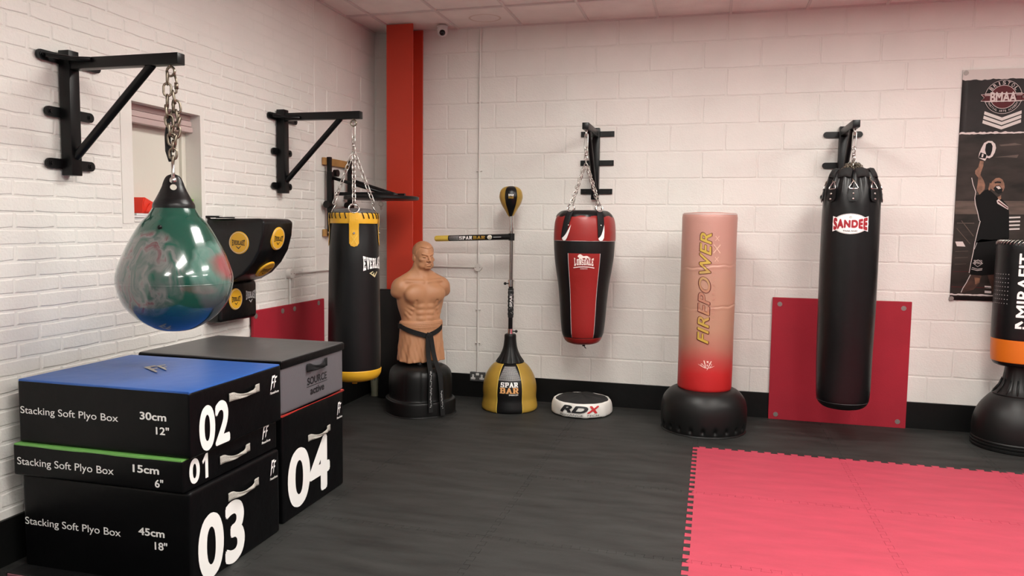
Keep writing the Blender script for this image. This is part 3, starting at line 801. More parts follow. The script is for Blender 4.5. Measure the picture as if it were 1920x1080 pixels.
# badge: ring, ribbon, chevrons, lettering
LC = (.284, 1.556); LR = .126
def arc_text(s, r, a_mid, span, w, h, flip=False):
    out = None; n = len(s); bms = []
    for i, ch in enumerate(s):
        if ch == ' ': continue
        a = a_mid+(i-(n-1)/2)*span/(n-1)*(-1 if not flip else 1)
        bm = text(ch, w*(.35 if ch == 'I' else 1), h, .012)
        ca = a-PI/2 if not flip else a+PI/2
        bms.append(warp(bm, lambda x, y, z, c=math.cos(ca), s_=math.sin(ca), a=a: (LC[0]+r*math.cos(a)+x*c-y*s_, LC[1]+r*math.sin(a)+x*s_+y*c, z)))
    return join(*bms)
bp(disc(LR, 48, LC), M['bdark'], 2, 'badge_ground')
bp(disc(LR*.70, 48, LC), M['bred'], 3, 'badge_centre')
bp(join(ring(LR*.975, LR*1.0, 48, LC), ring(LR*.67, LR*.70, 48, LC)), M['bpink'], 4, 'badge_ring')
RB = [(.133, 1.577), (.155, 1.553), (.133, 1.527), (.435, 1.527), (.413, 1.553), (.435, 1.577)]
bp(poly(RB), M['bred'], 4, 'badge_ribbon')
bp(join(poly([(.158, 1.577), (.41, 1.577), (.41, 1.584), (.158, 1.584)]), poly([(.158, 1.520), (.41, 1.520), (.41, 1.527), (.158, 1.527)]), stroke(RB+[RB[0]], .003),
        poly([(.158, 1.566), (.20, 1.566), (.20, 1.571), (.158, 1.571)]), poly([(.37, 1.566), (.41, 1.566), (.41, 1.571), (.37, 1.571)])), M['bpink'], 5, 'badge_ribbon_edge')
bp(text('BMAA', .178, .075, .035, at=(LC[0], 1.556)), M['bpink'], 6, 'badge_initials')
bp(arc_text('BRISTOL', LR*.835, PI/2, 1.85, .021, .026), M['bpink'], 6, 'badge_top_lettering')
bp(arc_text('MARTIAL ARTS ACADEMY', LR*.835, -PI/2, 2.25, .0095, .015, True), M['bpink'], 6, 'badge_bottom_lettering')
for k in range(3):
    z = 1.452-.033*k; e = .002*k
    bp(poly([(.164-e*2, z), (.164-e*2-.003, z-.024), (.284, z-.074), (.412+.001, z-.024), (.412, z), (.284, z-.050)]), M['bannerwhite'], 1+k*.1, 'chevron')
for x, z in ((.022, 1.744), (.010, .012)):
    b = B(); cyl(b, (x, -.004, z), (x, -.009, z), .018, 20); obj('grommet', b, M['washer'], t, True, angle=40)

# ================================================================== HANGING BAGS
def snap_hook(bm, x, y, z1, z0, w=.022):
    L = z1-z0
    add_link(bm, (x, y, (z1+z0)/2), (0, 0, 1), L, w, .0045, roll=.9)
def swivel_part(bm, x, y, z):
    add_link(bm, (x, y, z+.030), (0, 0, 1), .05, .032, .0050, roll=.3)
    cyl(bm, (x, y, z+.004), (x, y, z-.012), .013, 12)
    add_link(bm, (x, y, z-.030), (0, 0, 1), .045, .034, .0050, roll=.3)

# ---- teardrop bag
AX, AY = .626, -3.548
t = thing('water_bag', 'glossy green teardrop punch bag hanging by a tarnished chain at the left', 'punch bag', (AX, AY, 0), face_cam(AX, AY))
AP = smooth_prof([(0, 1.055), (.075, 1.065), (.148, 1.103), (.200, 1.150), (.237, 1.205), (.259, 1.295), (.2475, 1.365), (.2065, 1.464), (.151, 1.563), (.115, 1.605), (.090, 1.646)], 5)
am = bpy.data.materials.new('vinyl_painted_refraction'); am.use_nodes = True; nt = am.node_tree; pb = nt.nodes['Principled BSDF']  # green vinyl with refraction and reflections painted into its colour
pb.inputs['Roughness'].default_value = .16; pb.inputs['Coat Weight'].default_value = .75; pb.inputs['Coat Roughness'].default_value = .03; pb.inputs['Specular IOR Level'].default_value = .6
tc = nt.nodes.new('ShaderNodeTexCoord')
def N(kind, **kw):
    n = nt.nodes.new(kind)
    for k, v in kw.items(): setattr(n, k, v)
    return n
def ramp(fac, stops):
    r = N('ShaderNodeValToRGB'); e = r.color_ramp.elements
    while len(e) < len(stops): e.new(.5)
    for q, (p, c) in zip(e, stops): q.position = p; q.color = (*c, 1)
    nt.links.new(fac, r.inputs[0]); return r.outputs[0]
def mixc(f, a, b_):
    m = N('ShaderNodeMix', data_type='RGBA')
    nt.links.new(f, m.inputs[0])
    for s, q in ((6, a), (7, b_)):
        if isinstance(q, tuple): m.inputs[s].default_value = (*q, 1)
        else: nt.links.new(q, m.inputs[s])
    return m.outputs[2]
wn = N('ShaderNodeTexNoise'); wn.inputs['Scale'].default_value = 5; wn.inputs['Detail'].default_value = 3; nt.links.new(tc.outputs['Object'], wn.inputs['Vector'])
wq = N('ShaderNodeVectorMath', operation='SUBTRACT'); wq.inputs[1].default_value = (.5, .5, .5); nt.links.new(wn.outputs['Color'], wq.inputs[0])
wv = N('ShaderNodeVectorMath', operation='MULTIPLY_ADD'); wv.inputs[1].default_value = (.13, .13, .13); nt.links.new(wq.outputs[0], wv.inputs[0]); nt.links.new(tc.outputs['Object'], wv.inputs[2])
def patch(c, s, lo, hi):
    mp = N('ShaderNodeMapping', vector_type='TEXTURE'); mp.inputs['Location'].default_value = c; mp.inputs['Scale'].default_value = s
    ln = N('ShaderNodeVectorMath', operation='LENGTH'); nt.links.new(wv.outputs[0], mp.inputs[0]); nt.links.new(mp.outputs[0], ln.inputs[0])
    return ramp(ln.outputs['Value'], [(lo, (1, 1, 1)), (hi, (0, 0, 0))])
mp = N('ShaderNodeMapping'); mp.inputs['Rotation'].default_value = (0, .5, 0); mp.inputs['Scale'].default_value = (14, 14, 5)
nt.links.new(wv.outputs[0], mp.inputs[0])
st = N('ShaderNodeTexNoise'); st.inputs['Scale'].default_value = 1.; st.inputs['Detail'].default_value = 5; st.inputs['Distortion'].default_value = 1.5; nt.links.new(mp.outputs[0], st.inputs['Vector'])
refraction = ramp(st.outputs['Fac'], [(.30, (.012, .085, .06)), (.45, (.085, .115, .105)), (.56, (.17, .175, .17)), (.66, (.14, .055, .065)), (.78, (.15, .18, .17))])  # grey, green and red tones painted for refraction inside the bag
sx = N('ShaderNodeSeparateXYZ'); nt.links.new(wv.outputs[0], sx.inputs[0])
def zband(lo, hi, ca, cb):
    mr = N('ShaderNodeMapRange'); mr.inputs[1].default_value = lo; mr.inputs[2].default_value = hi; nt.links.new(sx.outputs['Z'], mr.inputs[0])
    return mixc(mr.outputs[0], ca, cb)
c1 = mixc(patch((-.12, -.19, 1.345), (.165, .32, .205), .80, 1.06), (.005, .066, .045), refraction)
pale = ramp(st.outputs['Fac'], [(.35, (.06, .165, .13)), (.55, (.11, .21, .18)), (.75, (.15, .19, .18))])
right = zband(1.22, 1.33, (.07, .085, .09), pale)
right = mixc(patch((.27, -.12, 1.385), (.15, .3, .075), .6, 1.25), right, (.24, .05, .055))  # red band of the painted refraction on the right side
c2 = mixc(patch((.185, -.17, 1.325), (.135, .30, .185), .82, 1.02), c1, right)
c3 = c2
c4 = mixc(ramp(sx.outputs['Z'], [(.0, (1, 1, 1)), (1.0, (0, 0, 0))]), c3, (.003, .035, .075))  # blue reflection painted into the colour towards the bottom
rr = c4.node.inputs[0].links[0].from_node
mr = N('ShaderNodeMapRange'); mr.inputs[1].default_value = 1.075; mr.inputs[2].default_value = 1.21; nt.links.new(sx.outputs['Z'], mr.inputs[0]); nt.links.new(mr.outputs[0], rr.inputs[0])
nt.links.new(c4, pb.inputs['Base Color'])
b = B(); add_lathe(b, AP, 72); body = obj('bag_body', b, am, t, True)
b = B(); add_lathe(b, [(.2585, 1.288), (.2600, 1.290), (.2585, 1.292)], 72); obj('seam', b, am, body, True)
b = B(); z = 1.566; cyl(b, (-.06, -.150, 1.551), (-.06, -.156, 1.549), .010, 12); obj('filler_plug', b, M['black_plastic'], body, True)
CP = [(0, 1.638)]+smooth_prof([(.094, 1.638), (.092, 1.658), (.080, 1.680), (.062, 1.715), (.050, 1.742), (.042, 1.766), (.030, 1.788), (.012, 1.798), (0, 1.80)], 4)
b = B(); add_lathe(b, CP, 40, rmod=lambda a, z, r: 1-(abs(math.cos(a))*.55*min(1, max(0, (z-1.68)/.09))))
ct = B(); cyl(ct, (0, -.12, 1.738), (0, .12, 1.738), .015, 16); b = bool_cut(b, ct)
obj('bag_collar', b, M['black_vinyl'], t, True, angle=50)
b = B(); pts = [(.0, -.030, 1.768), (0, -.030, 1.808), (0, -.022, 1.838), (0, 0, 1.850), (0, .022, 1.838), (0, .030, 1.808), (0, .030, 1.768)]
add_tube(b, pts, .0085, 10); cyl(b, (0, -.046, 1.768), (0, .046, 1.768), .010, 12); bmesh.ops.create_uvsphere(b, u_segments=14, v_segments=8, radius=.017, matrix=Matrix.Translation((0, -.043, 1.768)))
obj('shackle', b, M['chain'], t, True)
b = B()
add_chain(b, (-.014, 0, 2.268), (-.018, -.005, 2.108), .060, .032, .0058); add_chain(b, (-.022, -.006, 2.108), (-.002, -.01, 1.938), .058, .034, .0062, jitter=.004)
add_chain(b, (.010, 0, 2.178), (.028, .002, 2.048), .058, .032, .006, jitter=.003); add_chain(b, (.030, 0, 2.058), (.008, 0, 1.933), .058, .034, .0062, jitter=.004)
add_chain(b, (.012, .012, 2.138), (.006, .012, 1.998), .056, .032, .006, jitter=.004)
add_chain(b, (.004, -.002, 1.948), (0, 0, 1.840), .052, .032, .006)
obj('chain', b, M['oldchain'], t, True)
b = B(); add_tube(b, [(.016, -.004, 2.263), (.024, -.004, 2.228), (.022, -.004, 2.178), (.008, -.004, 2.168)], .005, 8); cyl(b, (.0225, -.004, 2.223), (.023, -.004, 2.193), .009, 8); obj('quick_link', b, M['oldchain'], t, True)
b = B(); add_tube(b, [(-.012, .008, 2.078), (-.02, .010, 1.978), (-.018, .012, 1.908), (-.010, .010, 1.858)], .010, 8, radii=[.006, .013, .014, .008]); obj('black_tie', b, M['black_fabric'], t, True)

# ---- black and yellow bag
EX, EY = .611, -1.655
t = thing('punch_bag', 'tall black hanging punch bag with yellow collar and yellow strap beside the corner', 'punch bag', (EX, EY, 0), face_cam(EX, EY), 'hanging punch bags')
EP = smooth_prof([(.0, .466), (.12, .468), (.165, .485), (.183, .53), (.187, .70), (.183, .95), (.179, 1.20), (.173, 1.42), (.163, 1.57), (.161, 1.60)], 5)
er = prof_r([q for q in EP if q[1] > .5])
b = B(); add_lathe(b, EP, 56, rmod=lambda a, z, r: 1-.05*math.exp(-((a-.02 if a < PI else a-2*PI)/.5)**2)*math.exp(-((z-1.50)/.10)**2)); obj('bag_body', b, M['black_vinyl2'], t, True)
b = B(); add_lathe(b, smooth_prof([(0, .452), (.11, .456), (.163, .472), (.186, .502), (.191, .535), (.189, .545)], 4), 56); obj('bottom_cap', b, M['yellow'], t, True)
b = B(); cyl(b, (.0, 0, .455), (.0, 0, .425), .015, 10, .02); obj('bottom_ring', b, M['yellow'], t, True)
b = B(); add_lathe(b, smooth_prof([(.169, 1.582), (.170, 1.60), (.169, 1.635), (.166, 1.652), (.158, 1.655)], 3), 56); col = obj('collar_band', b, M['yellow'], t, True)
b = B(); add_lathe(b, smooth_prof([(.162, 1.645), (.150, 1.668), (.12, 1.684), (.05, 1.69), (0, 1.69)], 3), 40, rmod=lambda a, z, r: 1+.03*math.sin(7*a)); obj('top_cover', b, M['greytop'], t, True)
for k in range(26):
    a = -PI+2*PI*(k+.5)/26
    if abs(a) < .28: continue
    b = B(); P = lambda aa, r, z: (r*math.sin(aa), -r*math.cos(aa), z)
    add_tube(b, [P(a-.03, .160, 1.657), P(a-.02, .169, 1.655), P(a+.01, .174, 1.638), P(a+.05, .1735, 1.616)], .0035, 6); obj('lace', b, M['blackstrap'], col, True)
strapn = [(0, 'yellow'), (PI/2, 'yellow'), (PI, 'yellow'), (-PI/2, 'yellow')]
for a, m in strapn:
    bm = poly([(-.034, .10), (-.033, -.11), (-.022, -.128), (0, -.134), (.022, -.128), (.033, -.11), (.034, .10)]); slice_x(bm, .01); slice_y(bm)
    on_lathe(bm, lambda z: float(np.interp(z, [1.40, 1.54, 1.60, 1.66], [.1745, .168, .1735, .1705])), a, 1.555, .004, R0=.175)
    o = obj('strap', bm, M['yellow'], t); s = o.modifiers.new('thick', 'SOLIDIFY'); s.thickness = .003; s.offset = 0
    b = B(); rr = er(1.5)+.007; p = Vector((rr*math.sin(a), -rr*math.cos(a), 1.515)); cyl(b, p, p*1.0+Vector((math.sin(a), -math.cos(a), 0))*.006, .007, 12); obj('rivet', b, M['chrome'], o, True, angle=40)
    bm = join(stroke([(-.022, .03), (.022, -.04)], .003), stroke([(.022, .03), (-.022, -.04)], .003)); on_lathe(bm, er, a, 1.475, .0075); obj('stitching', bm, M['goldshiny'], o)
    b = B(); rq = .156 if abs(math.cos(a)) > .5 else .140; c = Vector((rq*math.sin(a), -rq*math.cos(a), 1.686)); add_ringt(b, c, (math.sin(a), -math.cos(a), .5), .036, .005); obj('d_ring', b, M['chrome'], t, True)
    b = B(); add_chain(b, c*1.0+Vector((0, 0, .035)), (0.012*math.sin(a), -.012*math.cos(a), 2.065), .045, .027, .0038); obj('chain', b, M['chain'], t, True)
b = B(); snap_hook(b, 0, 0, 2.295, 2.175); swivel_part(b, 0, 0, 2.135); add_link(b, (0, 0, 2.085), (0, 0, 1), .05, .026, .005, .9); obj('swivel_hook', b, M['chain'], t, True)
bm = EV(.205, .070); on_lathe(bm, er, .93, 1.304, .002); obj('lettering', bm, M['white'], t)
bm = poly([(-.055, .012), (-.012, .035), (-.004, .030), (-.034, .008), (-.012, -.004), (.004, .018), (.012, .014), (.002, -.012), (.010, -.018), (.050, .030), (.062, .026), (.016, -.045)])
tri(bm); warp(bm, lambda x, y, z: (x*.72, y*.56, 0)); on_lathe(bm, er, .84, 1.228, .002); obj('logo_mark', bm, mat('pale_gold_print', (.6, .52, .3), .5), t)

# ---- red and black uppercut bag
LX, LY = 2.092, -.562
t = thing('punch_bag', 'red and black wide topped hanging uppercut bag on the block wall', 'punch bag', (LX, LY, 0), face_cam(LX, LY), 'hanging punch bags')
LP = smooth_prof([(.155, .690), (.170, .735), (.182, .85), (.190, .96), (.203, 1.10), (.222, 1.22), (.236, 1.32), (.243, 1.42), (.244, 1.475)], 5)
lr = prof_r(LP)
b = B(); add_lathe(b, LP, 56); obj('bag_body', b, M['black_vinyl2'], t, True)
b = B(); add_lathe(b, smooth_prof([(0, .628), (.09, .636), (.135, .655), (.156, .688), (.157, .694)], 4), 48); obj('bottom_cap', b, M['red_vinyl'], t, True)
b = B(); cyl(b, (.01, 0, .632), (.012, 0, .612), .012, 8); add_tube(b, [(.01, 0, .63), (.02, -.01, .605), (.03, 0, .595)], .004, 6); obj('bottom_tab', b, M['blackstrap'], t)
b = B(); add_lathe(b, smooth_prof([(.2455, 1.468), (.247, 1.475), (.2465, 1.54), (.241, 1.61), (.228, 1.655), (.214, 1.668)], 4), 56, rmod=lambda a, z, r: 1+.006*math.sin(9*a)); obj('top_band', b, M['red_vinyl'], t, True)
b = B(); add_lathe(b, smooth_prof([(.226, 1.656), (.212, 1.680), (.18, 1.704), (.14, 1.708), (.13, 1.690), (0, 1.69)], 4), 48, rmod=lambda a, z, r: 1+.02*math.sin(11*a)+.01*math.sin(23*a)); obj('top_rim', b, M['black_vinyl'], t, True)
def sector(prof_fn, z0, z1, afn, m, name, eps=.003, n=14, nz=24):
    bm = B(); g = []
    for k in range(nz+1):
        z = z0+(z1-z0)*k/nz; aa = afn(z); r = prof_fn(z)+eps
        g.append([bm.verts.new((r*math.sin(aa*(2*i/n-1)), -r*math.cos(aa*(2*i/n-1)), z)) for i in range(n+1)])
    for k in range(nz):
        for i in range(n): bm.faces.new((g[k][i], g[k][i+1], g[k+1][i+1], g[k+1][i]))
    return obj(name, bm, m, t, True)
fp_ = sector(lr, .70, 1.372, lambda z: .535, M['red_vinyl'], 'front_panel')
for s in (-1, 1):
    b = B(); add_tube(b, [((lr(z)+.003)*math.sin(s*.537), -(lr(z)+.003)*math.cos(.537), z) for z in np.linspace(.70, 1.372, 18)], .0022, 6); obj('piping', b, M['greyprint'], fp_, True)
b = B(); add_tube(b, [(.246*math.sin(a), -.246*math.cos(a), 1.468) for a in np.linspace(-PI, PI, 57)[:-1]], .0022, 6, closed=True); obj('piping', b, M['greyprint'], t, True)
for a in (-.52, .52, PI-.52, PI+.52):
    P = lambda r, z, da=0.: Vector((r*math.sin(a+da), -r*math.cos(a+da), z))
    bm = B(); g = []
    for z, hw in ((1.700, .028), (1.668, .029), (1.62, .028), (1.56, .026), (1.50, .022), (1.482, .012)):
        sh = -.012*(1.70-z)/.2*4 if math.sin(a) < 0 else -.0*(1.70-z); r = (.222 if z > 1.69 else .238 if z > 1.65 else .249 if z < 1.6 else .246)+.004
        g.append([bm.verts.new(P(r, z, (q*hw+sh)/.245)) for q in (-1, -.33, .33, 1)])
    for A, Bq in zip(g, g[1:]):
        for i in range(3): bm.faces.new((A[i], A[i+1], Bq[i+1], Bq[i]))
    o = obj('strap', bm, M['blackstrap'], t, True); sm = o.modifiers.new('thick', 'SOLIDIFY'); sm.thickness = .004; sm.offset = 0
    sh = -.034 if math.sin(a) < 0 else 0.0
    bm = poly([(x+sh*(1-max(0, y)/.11), y) for x, y in ((.026, .105), (.029, .05), (.026, .004), (.014, -.016), (-.004, -.020), (-.018, -.012), (-.022, .0), (-.008, .012), (.004, .03), (.014, .06))])
    on_lathe(bm, lambda z: .2555, a, 1.490, .002, R0=.245); so = obj('strap_lining', bm, M['white'], o)
    b = B(); q = P(.258, 1.590); cyl(b, P(.250, 1.590), P(.256, 1.590), .006, 10); obj('rivet', b, M['chrome'], o, True)
    c = P(.222, 1.725); b = B(); add_ringt(b, c, (math.sin(a), -math.cos(a), .3), .030, .0045); obj('d_ring', b, M['chrome'], t, True)
    b = B(); add_chain(b, c+Vector((0, 0, .03)), (.02*math.sin(a), -.02*math.cos(a), 2.06), .045, .026, .0036); obj('chain', b, M['chain'], t, True)
b = B(); snap_hook(b, 0, 0, 2.318, 2.195, .026); swivel_part(b, 0, 0, 2.155); add_chain(b, (0, 0, 2.115), (0, 0, 2.045), .045, .026, .004); obj('swivel_hook', b, M['chain'], t, True)
# lettering and lion
bm = slab('LONSDALE', .150, .044, gap=1.0); warp(bm, lambda x, y, z: (x, (y+.004)*(1+1.1*(x/.075)**4*.45), z))
un = stroke([(-.082, -.040), (-.04, -.033), (0, -.031), (.04, -.033), (.082, -.040)], .007)
lion = poly([(-.047, .052), (-.042, .060), (-.034, .066), (-.024, .066), (-.014, .058), (-.004, .052), (.010, .054), (.024, .054), (.032, .048), (.036, .040), (.042, .034), (.040, .026), (.036, .025), (.034, .034), (.024, .038), (.018, .032), (.022, .026), (.012, .025), (.012, .030), (.006, .038), (-.004, .037), (-.012, .034), (-.010, .025), (-.018, .025), (-.020, .030), (-.030, .030), (-.038, .024), (-.044, .024), (-.036, .034), (-.038, .042), (-.046, .044)])
tail = stroke([(.034, .046), (.042, .040), (.047, .034), (.046, .028), (.042, .026)], .003)
ldn = text('LONDON', .055, .008, .02, at=(0, -.046))
bm = join(bm, un, lion, tail, ldn); on_lathe(bm, lr, .0, 1.300, .006); obj('lettering', bm, mat('pale_pink_print', (.80, .70, .66), .5), fp_)

# ---- tall black bag with laced top
SX, SY = 4.066, -.562
t = thing('punch_bag', 'tall black hanging punch bag with gathered top in front of the red wall panel', 'punch bag', (SX, SY, 0), face_cam(SX, SY), 'hanging punch bags')
SP = smooth_prof([(0, .250), (.11, .254), (.155, .272), (.180, .312), (.188, .40), (.192, .60), (.197, .90), (.199, 1.20), (.199, 1.50), (.197, 1.72), (.190, 1.83), (.174, 1.91), (.152, 1.975), (.132, 2.005), (.108, 2.002), (.090, 1.975), (.04, 1.955), (0, 1.955)], 5)
sr = prof_r([(r, z) for r, z in SP[15:-28]])
pleat = lambda a, z, r: 1+.055*math.sin(14*a)*min(1, max(0, (z-1.72)/.22))+.008*math.sin(3*a+z*9)*min(1, max(0, (1.2-z)/.6))
b = B(); add_lathe(b, SP, 168, rmod=pleat); obj('bag_body', b, M['black_vinyl'], t, True)
b = B(); add_lathe(b, [(.179, .305), (.182, .309), (.179, .313)], 60); obj('bottom_seam', b, M['darkprint'], t)
for k in range(8):
    a = .05+k*PI/4
    d = Vector((math.sin(a), -math.cos(a), 0))
    bm = poly([(-.030, .045), (-.034, -.03), (-.024, -.05), (0, -.056), (.024, -.05), (.034, -.03), (.030, .045)])
    on_lathe(bm, sr, a, 1.835, .010); o = obj('leather_tab', bm, M['black_vinyl'], t); sm = o.modifiers.new('thick', 'SOLIDIFY'); sm.thickness = .007; sm.offset = 0
    for zz in (1.838, 1.800):
        b = B(); p = d*(sr(zz)+.012)+Vector((0, 0, zz)); cyl(b, p, p+d*.006, .007, 10); obj('rivet', b, M['chain'], o, True)
    b = B(); s = Vector((math.cos(a), math.sin(a), 0)); z0 = 1.872; r0 = sr(z0)+.014
    q = [d*r0+s*-.034+Vector((0, 0, z0)), d*r0+s*.034+Vector((0, 0, z0)), d*(r0-.020)+Vector((0, 0, z0+.060))]
    pts = []
    for i in range(3):
        A_, B_ = q[i], q[(i+1) % 3]
        pts += [A_.lerp(B_, .12), A_.lerp(B_, .5), A_.lerp(B_, .88)]
    add_tube(b, pts, .0038, 8, closed=True); obj('triangle_ring', b, M['chrome'], t, True)
    b = B(); add_chain(b, d*(r0-.02)+Vector((0, 0, z0+.055)), d*.012+Vector((0, 0, 2.06)), .036, .024, .0032, jitter=.004); obj('chain', b, M['oldchain'], t, True)
    a2 = a+PI/8; d2 = Vector((math.sin(a2), -math.cos(a2), 0)); s2 = Vector((math.cos(a2), math.sin(a2), 0)); bm = B(); g = []
    for r_, z_, hw in ((.060, 1.965, .030), (.095, 1.998, .036), (.122, 2.022, .041), (.142, 2.018, .044), (.158, 1.988, .045), (.166, 1.962, .043)):
        g.append([bm.verts.new(d2*(r_-.012*abs(q)**2)+s2*(q*hw)+Vector((0, 0, z_-.010*abs(q)))) for q in (-1, -.5, 0, .5, 1)])
    for A_, B_ in zip(g, g[1:]):
        for i in range(4): bm.faces.new((A_[i], A_[i+1], B_[i+1], B_[i]))
    o = obj('top_fold', bm, M['black_fabric'], t, True); sm = o.modifiers.new('thick', 'SOLIDIFY'); sm.thickness = .007; sm.offset = 1
b = B(); snap_hook(b, 0, 0, 2.295, 2.165, .026); swivel_part(b, 0, 0, 2.13)
add_tube(b, [(-.05, 0, 2.045), (-.004, 0, 2.098), (.05, 0, 2.045)], .0042, 8); add_tube(b, [(0, -.05, 2.045), (0, -.004, 2.098), (0, .05, 2.045)], .0042, 8); obj('swivel_hook', b, M['chain'], t, True)
b = B()
for k in range(7):
    a = k*.9; add_chain(b, (.05*math.cos(a), .05*math.sin(a), 2.05+.01*(k % 3)), (.075*math.cos(a+1.3), .075*math.sin(a+1.3), 2.015+.012*(k % 2)), .034, .022, .003, jitter=.006)
obj('loose_chain', b, M['oldchain'], t, True)
w_, h_ = .250, .145
LZ = 1.622
bm = disc(w_/2, 48, ry=h_/2); tri(bm); on_lathe(bm, sr, .0, LZ, .0015); patchw = obj('logo_patch', bm, M['white'], t, True)
bm = ring(w_/2*.945, w_/2*.965, 48, sy=h_/w_); on_lathe(bm, sr, 0, LZ, .0022); obj('patch_border', bm, M['darkprint'], patchw)
wp = lambda x, y, z: (x, y*(1+.75*(x/.115)**2), z)
bm = poly([(-.122+.244*k/12, .030) for k in range(13)]+[(.122-.244*k/12, -.030) for k in range(13)]); tri(bm); warp(bm, wp); on_lathe(bm, sr, 0, LZ, .0030); obj('lettering_outline', bm, M['white'], patchw)
bm = text('SANDEE', .232, .056, .070, spacing=1.16); slice_x(bm, .01); warp(bm, wp); on_lathe(bm, sr, 0, LZ, .0040); obj('lettering', bm, M['sandred'], patchw)
bm = join(text('THAILAND', .095, .012, .012, at=(0, -.050)), ring(.0075, .009, 20, (0, .047)), text('R', .007, .009, at=(0, .047))); on_lathe(bm, sr, 0, LZ, .0040); obj('small_lettering', bm, M['darkprint'], patchw)

# ================================================================== FREE STANDING THINGS
# ---- tan-to-red standing bag
FX, FY = 3.062, -.52
t = thing('standing_bag', 'free standing bag fading from tan pink to red on a round black base', 'punch bag', (FX, FY, 0), face_cam(FX, FY), 'free standing bags')
FB = smooth_prof([(0, .0), (.300, .0), (.318, .012), (.326, .05), (.331, .12), (.328, .19), (.312, .25), (.275, .30), (.235, .325), (.19, .332), (0, .332)], 5)
def notch(a, z, r):
    return 1-.06*max(0, math.cos(a*22))**2*math.exp(-((z-.048)/.020)**2) if r > .29 else 1
b = B(); add_lathe(b, FB, 264, rmod=notch); obj('base', b, M['black_plastic'], t, True)
FC = [(0, .322), (.195, .324), (.204, .332), (.208, .350), (.2085, .50)]+[(.2085+.0015*math.sin(z*7), z) for z in np.linspace(.55, 1.62, 260)]+[(.208, 1.660), (.204, 1.684), (.196, 1.695), (.10, 1.702), (0, 1.703)]
def crease(a, z, r):
    k = 1
    for z0, am, ph in ((1.285, .022, .3), (.985, .022, -.5)):
        dz = z-z0-am*math.sin(a*1.0+ph)-.005*math.sin(5*a)-.003*math.sin(13*a); k += (-.017*math.exp(-(dz/.0055)**2)+.010*math.exp(-((dz+.014)/.011)**2))*(.25+.75*max(0, math.sin(a*1.0+1.2+ph))**2)
    return k+.004*math.sin(2*a+z*6)+.003*math.sin(5*a-z*11)
cm = mat('fading_vinyl', (.6, .3, .2), .42, bump=[(6, .3), (140, .08)])
nt = cm.node_tree; tc = nt.nodes.new('ShaderNodeTexCoord'); sz = nt.nodes.new('ShaderNodeSeparateXYZ'); nz_ = nt.nodes.new('ShaderNodeTexNoise'); nz_.inputs['Scale'].default_value = 4
ad = nt.nodes.new('ShaderNodeMath'); ad.operation = 'MULTIPLY_ADD'; ad.inputs[1].default_value = .12
rp = nt.nodes.new('ShaderNodeValToRGB'); mr = nt.nodes.new('ShaderNodeMapRange'); mr.inputs[1].default_value = .33+.06; mr.inputs[2].default_value = 1.70+.06
nt.links.new(tc.outputs['Object'], sz.inputs[0]); nt.links.new(tc.outputs['Object'], nz_.inputs['Vector']); nt.links.new(nz_.outputs['Fac'], ad.inputs[0]); nt.links.new(sz.outputs['Z'], ad.inputs[2]); nt.links.new(ad.outputs[0], mr.inputs[0]); nt.links.new(mr.outputs[0], rp.inputs[0])
e = rp.color_ramp.elements; e[0].position = .0; e[0].color = (.46, .017, .017, 1); e[1].position = 1.0; e[1].color = (.47, .245, .205, 1)
for p_, c_ in ((.10, (.46, .020, .020)), (.17, (.42, .062, .052)), (.25, (.40, .165, .12)), (.36, (.42, .235, .16)), (.62, (.45, .255, .185)), (.85, (.46, .24, .195))):
    q = e.new(p_); q.color = (*c_, 1)
nt.links.new(rp.outputs[0], nt.nodes['Principled BSDF'].inputs['Base Color'])
b = B(); add_lathe(b, FC, 110, rmod=crease); obj('bag_body', b, cm, t, True)
fr = lambda z: .2085+.0015*math.sin(z*7)
b = B(); add_lathe(b, [(.2045, 1.682), (.2065, 1.686), (.2045, 1.690)], 60); obj('top_seam', b, M['bpink'], t, True)
up = lambda bm: warp(bm, lambda x, y, z: (-y, x, z))
def turn(m): return up(m)
FT = dict(a=-.105, z=1.125)
ol = mat('dark_red_outline', (.10, .012, .012), .5); ye = mat('mustard_print', (.62, .40, .05), .5)
nt = ye.node_tree; tc = nt.nodes.new('ShaderNodeTexCoord'); sz = nt.nodes.new('ShaderNodeSeparateXYZ'); mr = nt.nodes.new('ShaderNodeMapRange'); rp = nt.nodes.new('ShaderNodeValToRGB')
mr.inputs[1].default_value = .70; mr.inputs[2].default_value = 1.55   # the print is worn away in the middle of the word
nt.links.new(tc.outputs['Object'], sz.inputs[0]); nt.links.new(sz.outputs['Z'], mr.inputs[0]); nt.links.new(mr.outputs[0], rp.inputs[0]); nt.links.new(rp.outputs[0], nt.nodes['Principled BSDF'].inputs['Base Color'])
e = rp.color_ramp.elements; e[0].position = .0; e[0].color = (.50, .34, .05, 1); e[1].position = 1.; e[1].color = (.50, .35, .05, 1)
for p_, c_ in ((.20, (.47, .32, .06)), (.30, (.42, .20, .13)), (.45, (.42, .19, .13)), (.60, (.43, .28, .12)), (.72, (.50, .35, .06))):
    q = e.new(p_); q.color = (*c_, 1)
bm = up(text('FIREPOWER', .850, .096, .036, .30, spacing=1.08)); on_lathe(bm, fr, FT['a'], FT['z'], .004, rmod=crease); obj('lettering_outline', bm, ol, t)
bm = up(text('FIREPOWER', .840, .084, .016, .30, spacing=1.08)); on_lathe(bm, fr, FT['a'], FT['z'], .0052, rmod=crease); obj('lettering', bm, ye, t)
bm = up(join(*[join(stroke([(x-r, -r*.8), (x+r, r*.8)], r*.22), stroke([(x-r, r*.8), (x+r, -r*.8)], r*.22)) for x, r in ((-.077, .017), (.0, .032), (.078, .018))])); on_lathe(bm, fr, .29, 1.425, .004, rmod=crease); obj('cross_marks', bm, mat('tan_print', (.66, .43, .33), .5), t)
